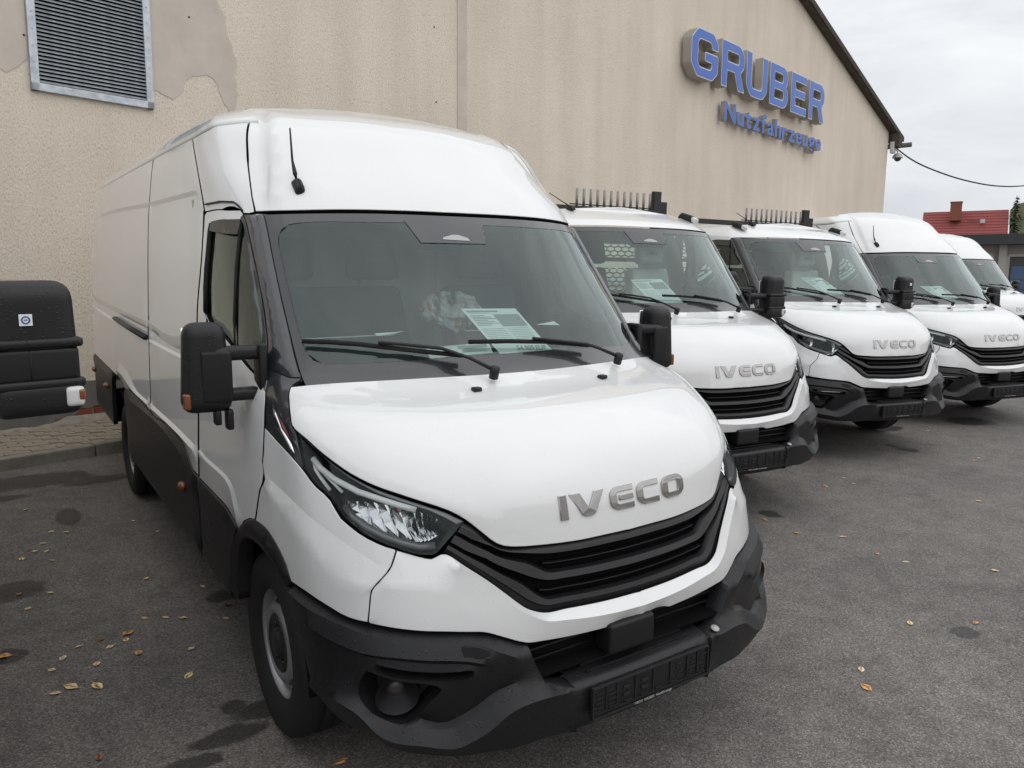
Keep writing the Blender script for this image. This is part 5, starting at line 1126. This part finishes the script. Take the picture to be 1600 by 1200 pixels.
# ------------------------------------------------------------------ security camera and cable
blotchy('cam_white', (.55, .55, .54), (.62, .62, .61), 5)
sc = bpy.data.objects.new('security_camera', None); col.objects.link(sc); sc.matrix_basis = BW @ Matrix.Translation((23.55, -.12, 5.72))
tagp(sc, 'small white dome security camera on the building corner under the eave', 'camera')
link('junction_box', box_me((-.10, 0, .25), (.20, .12, .34), 'cam_white', .02), sc)
link('arm', tube_me([(-.02, 0, .20), (.20, 0, .22), (.36, 0, .20), (.40, 0, .12)], .022, 'cam_white', 8), sc)
def hemi(c, r, z0, m, up):
    V = []; F = []; n = 16; k = 6
    for i in range(k+1):
        a = math.pi/2*i/k
        for j in range(n): V.append((c[0]+r*math.cos(a)*math.cos(2*math.pi*j/n), c[1]+r*math.cos(a)*math.sin(2*math.pi*j/n), z0+(r*math.sin(a) if up else -r*math.sin(a))))
    for i in range(k):
        for j in range(n): F.append((i*n+j, i*n+(j+1) % n, (i+1)*n+(j+1) % n, (i+1)*n+j))
    return mk(V, F, m)
link('cover', hemi((.40, 0), .155, 0, 'cam_white', True), sc); link('dome', hemi((.40, 0), .105, -.002, 'gloss_black', False), sc)
m = mat('cable_black', (.02, .02, .021), .6)
ctl = np.array([tuple(BW @ Vector((23.45, -.06, 6.09))), (22.0, 11.68, 5.63), (23.01, 11.22, 5.23), (24.38, 10.71, 4.96), (25.58, 10.5, 4.94), (26.71, 10.42, 5.04), (28.96, 10.21, 5.43), (33.33, 9.9, 6.41), (38, 9.6, 7.6)])
_T, _d2 = _tan(ctl); pts = []
for i in range(len(ctl)-1): pts += [Vector(p) for p in _herm(ctl[i], ctl[i+1], _T[i]*_d2[i], _T[i+1]*_d2[i], np.linspace(0, 1, 5, endpoint=False))]
o = link('overhead_cable', tube_me(pts, .022, 'cable_black', 6)); tagp(o, 'thin black overhead cable sagging away from the building corner', 'cable')
link('cable_bracket', tube_me([(23.40, -.01, 6.09), (23.46, -.10, 6.09)], .03, 'dark_wood', 6), bld)

# ------------------------------------------------------------------ pavement and kerb by the wall
pav = bpy.data.objects.new('pavement', None); col.objects.link(pav); pav.matrix_basis = BW; tagp(pav, kind='structure')
def plz(u, v):
    p = BW @ Vector((u, v, 0)); return gz(p.x, p.y)
bed = mk([(u, v, plz(u, v)+.085) for v in (-1.03, 0.0) for u in np.linspace(-6, 23, 40)], [(i, i+1, 41+i, 40+i) for i in range(39)], 'joint_dirt', False)
link('joint_bed', bed, pav)
pv_me = box_me((0, 0, 0), (.196, .098, .05), 'paver', .006)
for r in range(9):
    for q in range(24):
        u = -1.9+q*.204+(.102 if r % 2 else 0); v = -.12-.052-r*.1035
        o = link('paver', pv_me, pav); o.location = (u, v, plz(u, v)+.078+rr.uniform(-.004, .004)); o.rotation_euler = (rr.uniform(-.02, .02), rr.uniform(-.02, .02)+.0, rr.uniform(-.015, .015))
kb_me = box_me((0, 0, 0), (.99, .12, .26), 'kerb_stone', .018, 3)
for q in range(8):
    u = -2.6+q*1.0; o = link('kerb_stone', kb_me, pav); o.location = (u, -1.115, plz(u, -1.1)-.025+rr.uniform(-.004, .004)); o.rotation_euler = (0, -.02, 0)

# ------------------------------------------------------------------ far buildings
blotchy('render_grey', (.36, .33, .30), (.42, .39, .355), 2); m = mat('fascia_dark', (.035, .04, .045), .5)
m = mat('poster_blue', (.07, .13, .24), .5); m = mat('window_frame', (.42, .41, .38), .5); m = mat('dark_pane', (.09, .095, .10), .08, coat=.5); m = mat('paper_pale', (.62, .62, .58), .6)
blotchy('tile_red', (.24, .065, .062), (.33, .10, .095), 30); blotchy('chimney_brick', (.20, .075, .05), (.28, .11, .075), 12)
def face_m(az, d, zb):   # local X to the right along the facade, Y away
    a = R_(az); p = Vector((-1.764+d*math.sin(a), -1.833+d*math.cos(a), zb)); return Matrix.Translation(p) @ Matrix.Rotation(-a, 4, 'Z')
sh = bpy.data.objects.new('low_shop_building', None); col.objects.link(sh); sh.matrix_basis = face_m(65.0, 32, 0); tagp(sh, 'low flat-roofed grey building with dark fascia at far right', 'building')
zt = 1.7236+32*math.tan(R_(3.24)); zf = 1.7236+32*math.tan(R_(2.60))
link('wall', box_me((2, 4.2, zf/2), (16, 8, zf), 'render_grey'), sh); link('fascia', box_me((2, 4.0, (zt+zf)/2), (16.4, 8.8, zt-zf), 'fascia_dark', .01), sh)
def sx_at(az): return 32*math.tan(R_(az-65.0))
for a0, a1, zlo, zhi in ((62.2, 63.6, .9, 2.62), (64.0, 65.42, .9, 2.85), (66.25, 68.2, .3, 2.82), (68.6, 70.5, .3, 2.82)):
    xa, xb = sx_at(a0), sx_at(a1); w = link('window', boxes_me([(((xa+xb)/2, .16, zhi), (xb-xa, .1, .09)), (((xa+xb)/2, .16, zlo), (xb-xa, .1, .09)), ((xa, .16, (zlo+zhi)/2), (.1, .099, zhi-zlo)), ((xb, .16, (zlo+zhi)/2), (.1, .099, zhi-zlo))], 'window_frame'), sh)
    link('pane', box_me(((xa+xb)/2, .19, (zlo+zhi)/2), (xb-xa, .02, zhi-zlo), 'dark_pane'), w)
link('pilaster', box_me((sx_at(65.95), .10, zf/2), (.24, .2, zf), 'window_frame'), sh)
for xa, xb, zlo, zhi in ((sx_at(66.45), sx_at(67.75), .75, 2.45), (sx_at(64.75), sx_at(65.25), 2.0, 2.55)):
    ps = link('poster', box_me(((xa+xb)/2, .155, (zlo+zhi)/2), (xb-xa, .01, zhi-zlo), 'poster_blue'), sh)
    for k, s in enumerate(('GEBRAUCHT', 'FAHRZEUGE')):
        t = text_loops_mesh(s, (xb-xa)*.15, .001, 'fascia_dark'); t.transform(Matrix.Translation((xa+.06, .148, zhi-(zhi-zlo)*(.3+.2*k))) @ stand); link('lettering', t, ps)
link('notice', box_me((sx_at(67.3), .145, 1.25), (.35, .01, .4), 'paper_pale'), sh)

hs = bpy.data.objects.new('house', None); col.objects.link(hs); hs.matrix_basis = face_m(63.85, 100, 0); tagp(hs, 'distant house with a red tiled roof and brick chimney at far right', 'house')
def hx(az): return 100*math.tan(R_(az-63.85))
zr_ = 1.7236+100*math.tan(R_(4.92)); x0, x1 = hx(61.35), hx(66.1)
link('wall', box_me(((x0+x1)/2, 5, 2.6), (x1-x0-.3, 9, 5.2), 'render_grey'), hs)
V = []; F = []; n = 17
for i in range(n):
    f = i/(n-1); z = 5.0+(zr_-5.0)*f; y = .2+4.6*f
    V += [(x0-.1+.35*f*0, y, z+.055), (x1+.12, y, z+.055), (x0-.1, y+.02, z), (x1+.12, y+.02, z)]
for i in range(n-1): a = i*4; b_ = (i+1)*4; F += [(a+0, a+1, b_+3, b_+2), (b_+2, b_+3, b_+1, b_+0)]
k = len(V); V += [(x0-.1, 9.6, 5.0), (x1+.12, 9.6, 5.0)]; t_ = (n-1)*4; F.append((t_, t_+1, k+1, k))
rf = link('roof', mk(V, F, 'tile_red', False), hs)
link('bargeboard', mk([(x1+.10, .1, 4.9), (x1+.22, .1, 4.9), (x1+.22, 4.8, zr_+.05), (x1+.10, 4.8, zr_+.05)], [(0, 1, 2, 3)], 'sticker_white', False), rf)
cx = hx(63.2); link('chimney', boxes_me([((cx, 3.4, zr_-.1), (1.15, 1.0, 2.0)), ((cx, 3.4, zr_+.95), (1.25, 1.1, .12))], 'chimney_brick'), rf)
link('skylight', box_me((hx(64.75), 3.2, zr_-1.25), (.45, .3, .4), 'cam_white', .02), rf); link('snow_guard', box_me((hx(64.2), 3.35, zr_-1.15), (1.2, .1, .12), 'tile_red'), rf)

# spruce beside the house
def spruce():
    t = bpy.data.objects.new('spruce_tree', None); col.objects.link(t)
    a = R_(66.42); d = 104; base = Vector((-1.764+d*math.sin(a), -1.833+d*math.cos(a), 1.2)); t.location = base
    H = 1.7236+d*math.tan(R_(5.55))-1.2; rr = random.Random(21)
    tagp(t, 'narrow dark spruce tree standing beside the red-roofed house', 'tree')
    blotchy('bark', (.05, .04, .03), (.08, .065, .05), 20); m = mat('needles', (.035, .055, .035), .8, spec=.2); nz = add_noise(m, 2.5, 3); r = ramp(m, nz.outputs['Fac'], [(.3, (.022, .036, .024)), (.7, (.055, .075, .042))]); N, L, b = nodes(m); L(r.outputs[0], b.inputs['Base Color'])
    link('trunk', tube_me([(0, 0, 0), (0, 0, H*.5), (0, 0, H)], [.22, .12, .02], 'bark', 8), t)
    V = []; F = []
    for i in range(1500):
        f = 1-rr.random()**.65*.95; z = H*f; R = (1-f)*2.3*(.75+.5*rr.random()); an = rr.uniform(0, 6.28); L0 = rr.uniform(.15, 1.0)*R
        p = Vector((math.cos(an)*L0, math.sin(an)*L0, z-.28*L0)); d_ = Vector((math.cos(an), math.sin(an), -.45+rr.uniform(-.2, .2))).normalized()*(.16+.22*rr.random()); s_ = Vector((-math.sin(an), math.cos(an), rr.uniform(-.4, .4)))*(.06+.08*rr.random())
        k = len(V); V += [p-s_, p+s_, p+d_+s_*.3, p+d_-s_*.3]; F.append((k, k+1, k+2, k+3))
    link('crown', mk(V, F, 'needles', False), t)
spruce()
# wooded hill
m = mat('wooded_hill', (.07, .08, .04), .9, spec=.1); nz = add_noise(m, .09, 6, rough=.7); r = ramp(m, nz.outputs['Fac'], [(.3, (.035, .05, .028)), (.5, (.085, .085, .045)), (.7, (.17, .13, .055))]); N, L, b = nodes(m); L(r.outputs[0], b.inputs['Base Color'])
V = []; F = []; na, nr_ = 110, 9; rr = random.Random(5)
for j in range(nr_):
    for i in range(na):
        az = 56+i*.55; dd = 330+j*28; el = np.interp(az, [50, 58, 61, 63, 66, 66.6, 70, 80, 100, 120], [1, 2.2, 3.6, 3.2, 4.2, 5.05, 5.8, 5.5, 4.5, 3])*np.sin(math.pi/2*min(1, j/6))
        z = 1.7+dd*math.tan(R_(float(el)))+rr.uniform(-2, 2)*(1 if j else 0); V.append((dd*math.sin(R_(az)), dd*math.cos(R_(az)), z if j else -2))
for j in range(nr_-1):
    for i in range(na-1): F.append((j*na+i, j*na+i+1, (j+1)*na+i+1, (j+1)*na+i))
tagp(link('hill', mk(V, F, 'wooded_hill', False)), kind='structure')

# unseen wooded slope added behind the camera, a dark skyline for paint reflections
V = []; F = []; na, nr_ = 120, 7; rr = random.Random(8)
for j in range(nr_):
    for i in range(na):
        az = 115+i*1.55; dd = 70+j*14; hgt = (9+4*math.sin(az*.11)+3*math.sin(az*.37))*math.sin(math.pi/2*min(1, j/5)); V.append((dd*math.sin(R_(az)), dd*math.cos(R_(az)), gz(0, -30)-1+(hgt+rr.uniform(-.9, .9) if j else 0)))
for j in range(nr_-1):
    for i in range(na-1): F.append((j*na+i, j*na+i+1, (j+1)*na+i+1, (j+1)*na+i))
tagp(link('hill', mk(V, F, 'wooded_hill', False)), kind='structure')
# house across the yard, behind the photographer: seen only as the dark skyline mirrored in the bonnets
oh = bpy.data.objects.new('house', None); col.objects.link(oh); oh.location = (6, -34, gz(6, -34)); tagp(oh, 'house across the yard, seen only mirrored in the white bonnets', 'house')
link('wall', box_me((0, 0, 2.8), (13, 9, 5.8), 'render_grey'), oh)
link('roof', mk([(-6.9, -5, 5.6), (6.9, -5, 5.6), (6.9, 5, 5.6), (-6.9, 5, 5.6), (-6.9, 0, 9.6), (6.9, 0, 9.6)], [(0, 1, 5, 4), (2, 3, 4, 5), (1, 2, 5), (3, 0, 4), (3, 2, 1, 0)], 'tile_red', False), oh)
for k in range(5): w = link('window', box_me((-5+k*2.5, 4.53, 3.6), (1.1, .08, 1.4), 'window_frame'), oh); link('pane', box_me((-5+k*2.5, 4.58, 3.6), (.9, .03, 1.2), 'dark_pane'), w)

# ------------------------------------------------------------------ papers in the windscreens
m = mat('paper', (.78, .80, .79), .7); N, L, b = nodes(m)
def sheet(root, corners, label, lines=True, big=None):
    c = [Vector(p) for p in corners]; n = (c[1]-c[0]).cross(c[-1]-c[0]).normalized()
    if n.y > 0: n = -n
    k = len(c); V = [p for p in c]+[p-n*.0012 for p in c]; F = [tuple(range(k)), tuple(reversed(range(k, 2*k)))]+[(i, (i+1) % k, k+(i+1) % k, k+i) for i in range(k)]
    me = mk(V, F, 'paper', False); bm = bmesh.new(); bm.from_mesh(me); bmesh.ops.recalc_face_normals(bm, faces=bm.faces); bm.to_mesh(me); bm.free()
    o = link('price_sheet', me); o.matrix_basis = root.matrix_basis.copy(); tagp(o, label, 'paper')
    if lines:
        bl = []; 
        def q(u0, u1, v0, v1):
            P = lambda u, v: c[0].lerp(c[1], u).lerp(c[3].lerp(c[2], u), v)+n*.0015
            bl.append([P(u0, v0), P(u1, v0), P(u1, v1), P(u0, v1)])
        q(.05, .62, .05, .085); q(.05, .40, .11, .115)
        for a in range(7): q(.05, .30+.1*((a*7) % 3), .16+a*.035, .172+a*.035)
        q(.48, .95, .14, .42)
        for a in range(9): q(.05, .46, .46+a*.04, .468+a*.04); q(.52, .92, .46+a*.04, .468+a*.04)
        V = [p for b_ in bl for p in b_]; link('print', mk(V, [(i*4, i*4+1, i*4+2, i*4+3) for i in range(len(bl))], 'print_grey', False), o)
        if big:
            t = text_loops_mesh(big, .030, .0003, 'print_grey', .0006); ex = (c[1]-c[0]).normalized(); ez = n; ey = ez.cross(ex)
            if ey.z < 0: ey = -ey; 
            M = Matrix((ex, ey, ex.cross(ey))).transposed().to_4x4(); M.translation = c[3].lerp(c[2], .36)+(c[0]-c[3])*.05+n*.002; t.transform(M); link('print', t, o)
    return o
sheet(V1, [(-.153, .94, 1.596), (.109, .933, 1.59), (.208, .802, 1.423), (-.055, .793, 1.421)], 'printed price sheet with bold total, upright in the foreground van windscreen', True, '54 900 EUR')
sheet(V1, [(-.361, .85, 1.458), (-.089, .829, 1.466), (-.087, .799, 1.428), (-.358, .82, 1.419)], 'second printed sheet lying low beside the wiper in the foreground van', True)
sheet(V1, [(-.534, .934, 1.513), (-.421, .907, 1.518), (-.525, .924, 1.504)], 'small slip of white paper on the foreground van dashboard, left of the sheets', False)
sheet(V1, [(.182, .879, 1.523), (.286, .896, 1.532), (.313, .886, 1.515)], 'folded white slip near the steering wheel of the foreground van', False)
sheet(V2, [(-.373, .955, 1.586), (-.098, .936, 1.594), (.014, .795, 1.424), (-.272, .803, 1.416)], 'printed price sheet behind the windscreen of the truck beside the foreground van')
sheet(V3, [(-.397, .96, 1.587), (-.146, .936, 1.593), (.071, .794, 1.422), (-.192, .792, 1.413)], 'printed price sheet behind the windscreen of the middle flatbed truck')
sheet(V4, [(-.389, .95, 1.576), (-.073, .92, 1.576), (.107, .801, 1.43), (-.197, .796, 1.418)], 'printed price sheet behind the windscreen of the high-roofed van beyond the trucks')
def bundle():
    r = random.Random(4); V = []; F = []; n, k = 22, 12
    m = mat('wrap_film', (.62, .64, .64), .2); nz = add_noise(m, 26, 4, vec_scale=(1, .3, .3)); rp = ramp(m, nz.outputs['Fac'], [(.38, (.05, .05, .055)), (.46, (.22, .23, .235)), (.60, (.34, .35, .35)), (.66, (.30, .14, .07))]); N, L, b = nodes(m); L(rp.outputs[0], b.inputs['Base Color'])
    for i in range(k+1):
        a = math.pi*i/k
        for j in range(n):
            c = 2*math.pi*j/n; q = 1+r.uniform(-.10, .10); V.append((.17*math.sin(a)*math.cos(c)*q+.155, 1.56+.06*math.sin(a)*math.sin(c)*q, 1.53+.085*math.cos(a)*q+.02*math.cos(2*c)))
    for i in range(k):
        for j in range(n): F.append((i*n+j, (i+1)*n+j, (i+1)*n+(j+1) % n, i*n+(j+1) % n))
    o = link('wrapped_bundle', mk(V, F, 'wrap_film', False)); o.matrix_basis = V1.matrix_basis.copy(); tagp(o, 'crumpled plastic-wrapped bundle hanging by the driver seat of the foreground van', 'bundle')
bundle()
# stickers on mirrors
def sticker(root, p, s, label, blue=True):
    o = link('sticker', boxes_me([(p, (s, .002, s), .0)], 'sticker_white')); o.matrix_basis = root.matrix_basis.copy(); tagp(o, label, 'sticker')
    if blue:
        link('mark', tube_me([(p[0]+s*.30*math.cos(a*.449), p[1]-.0012, p[2]+s*.30*math.sin(a*.449)) for a in range(14)], s*.07, 'sticker_blue', 5, 1, True), o)
        link('mark', boxes_me([((p[0], p[1]-.0016, p[2]), (s*.28, .001, s*.10))], 'sticker_blue'), o)
sticker(V0, (1.222, 1.0025, 1.530), .030, 'small white sticker with blue round mark on the big mirror at left')
sticker(V3, (1.255, 1.0025, 1.545), .030, 'small white sticker on the mirror of the middle truck', False)

# ------------------------------------------------------------------ fallen leaves
LC = [('leaf_yellow', (.92, .68, .36)), ('leaf_orange', (.74, .38, .15)), ('leaf_brown', (.34, .17, .09)), ('leaf_dark', (.09, .025, .02)), ('leaf_pale', (.85, .70, .46))]
for nme, c in LC: mat(nme, c, .6, spec=.3)
def leaf_me(mname, seed):
    r = random.Random(seed); out = [(0, .5), (.13, .36), (.24, .16), (.27, -.02), (.20, -.22), (.08, -.36), (0, -.42)]
    V = [(0, y, .02*math.cos(3*y)+.03) for _, y in out]
    L_ = [(-x*(1+r.uniform(-.12, .12)), y+r.uniform(-.03, .03), .02+abs(x)*r.uniform(.0, .25)) for x, y in out[1:-1]]; R__ = [(x*(1+r.uniform(-.12, .12)), y+r.uniform(-.03, .03), .02+abs(x)*r.uniform(.0, .25)) for x, y in out[1:-1]]
    V += L_+R__; F = []
    n = len(out); nl = n-2
    for i in range(n-1):
        for o_ in (n, n+nl):
            a = [i] + ([o_+i-1] if 0 < i else []); b_ = ([o_+i] if i+1 < n-1 else []) + [i+1]
            F.append(tuple(a+b_))
    k = len(V); V += [(-.012, -.40, .03), (.012, -.40, .03), (.03, -.72, .06), (.015, -.72, .06)]; F.append((k, k+1, k+2, k+3))
    me = mk(V, F, mname, True); return me
leafm = {(k, s): leaf_me(LC[k][0], s*7+k) for k in range(5) for s in range(3)}
leaves = [(-1.64, 4.52, 0), (-1.04, 3.86, 0), (-1.52, 3.91, 0), (-1.44, 3.85, 0), (-.94, 3.55, 0), (-1.58, 3.69, 0), (-1.66, 3.61, 2), (-1.63, 3.57, 0), (-1.57, 3.53, 0), (-1.7, 3.47, 0), (-1.55, 3.35, 4), (-1.13, 2.77, 0), (-.89, 2.49, 0), (-1.73, 2.91, 1), (-1.59, 2.84, 4), (-1.7, 2.68, 0), (-1.22, 2.25, 0), (-1.13, 2.2, 0), (-1.06, 2.15, 0), (-.88, 2.03, 0), (-1.31, 2.12, 1), (-1.33, 2.05, 0), (-1.43, 2.12, 2), (-1.4, 2.02, 0), (-1.52, 2.1, 0), (-1.3, 1.89, 1), (-1.59, 2.02, 4), (-1.09, 1.8, 4), (-1.81, 2.18, 1), (-1.47, 1.88, 0), (-1.64, 1.93, 0), (-1.15, 1.56, 0), (-1.58, 1.73, 0), (-1.49, 1.68, 0), (-1.64, 1.71, 0), (-.83, 2.17, 3), (-1.54, 1.15, 2), (5.97, 1.67, 0), (5.83, 1.64, 1), (4.18, 1.92, 0), (4.09, 1.77, 4), (3.82, 1.85, 1), (4.5, .98, 0), (2.69, 1.56, 1), (2.65, 1.27, 1), (2.85, 1.06, 0), (2.76, .76, 1), (2.78, .59, 0), (3.11, .23, 0), (1.73, .85, 1), (2.0, .13, 0), (2.29, -.05, 1), (1.25, -.1, 1), (1.37, 0, 4), (-.82, .65, 1), (-.86, 5.86, 1), (-.74, 5.75, 4), (6.8, 2.6, 0), (7.0, 1.2, 0), (4.9, -.6, 0), (3.6, -.9, 0)]
rr = random.Random(9); names = ['pale yellow', 'orange', 'brown', 'dark red', 'faded cream']
bigs = {20, 25, 28, 31, 32, 33, 52, 54}
for i, (x, y, k) in enumerate(leaves):
    o = link('fallen_leaf', leafm[(k, i % 3)]); s = (.070 if i in bigs else .047)*rr.uniform(.85, 1.2); o.scale = (s, s, s); o.location = (x, y, gz(x, y)+.004); o.rotation_euler = (rr.uniform(-.1, .1), rr.uniform(-.1, .1), rr.uniform(0, 6.28))
    wh = 'beside the foreground van at left' if x < .5 else 'on the open asphalt at right'; sz = 'larger ' if i in bigs else 'small '
    tagp(o, '%s%s fallen leaf lying %s' % (sz, names[k], wh), 'leaf', '%s%s leaves %s' % (sz, names[k], wh))
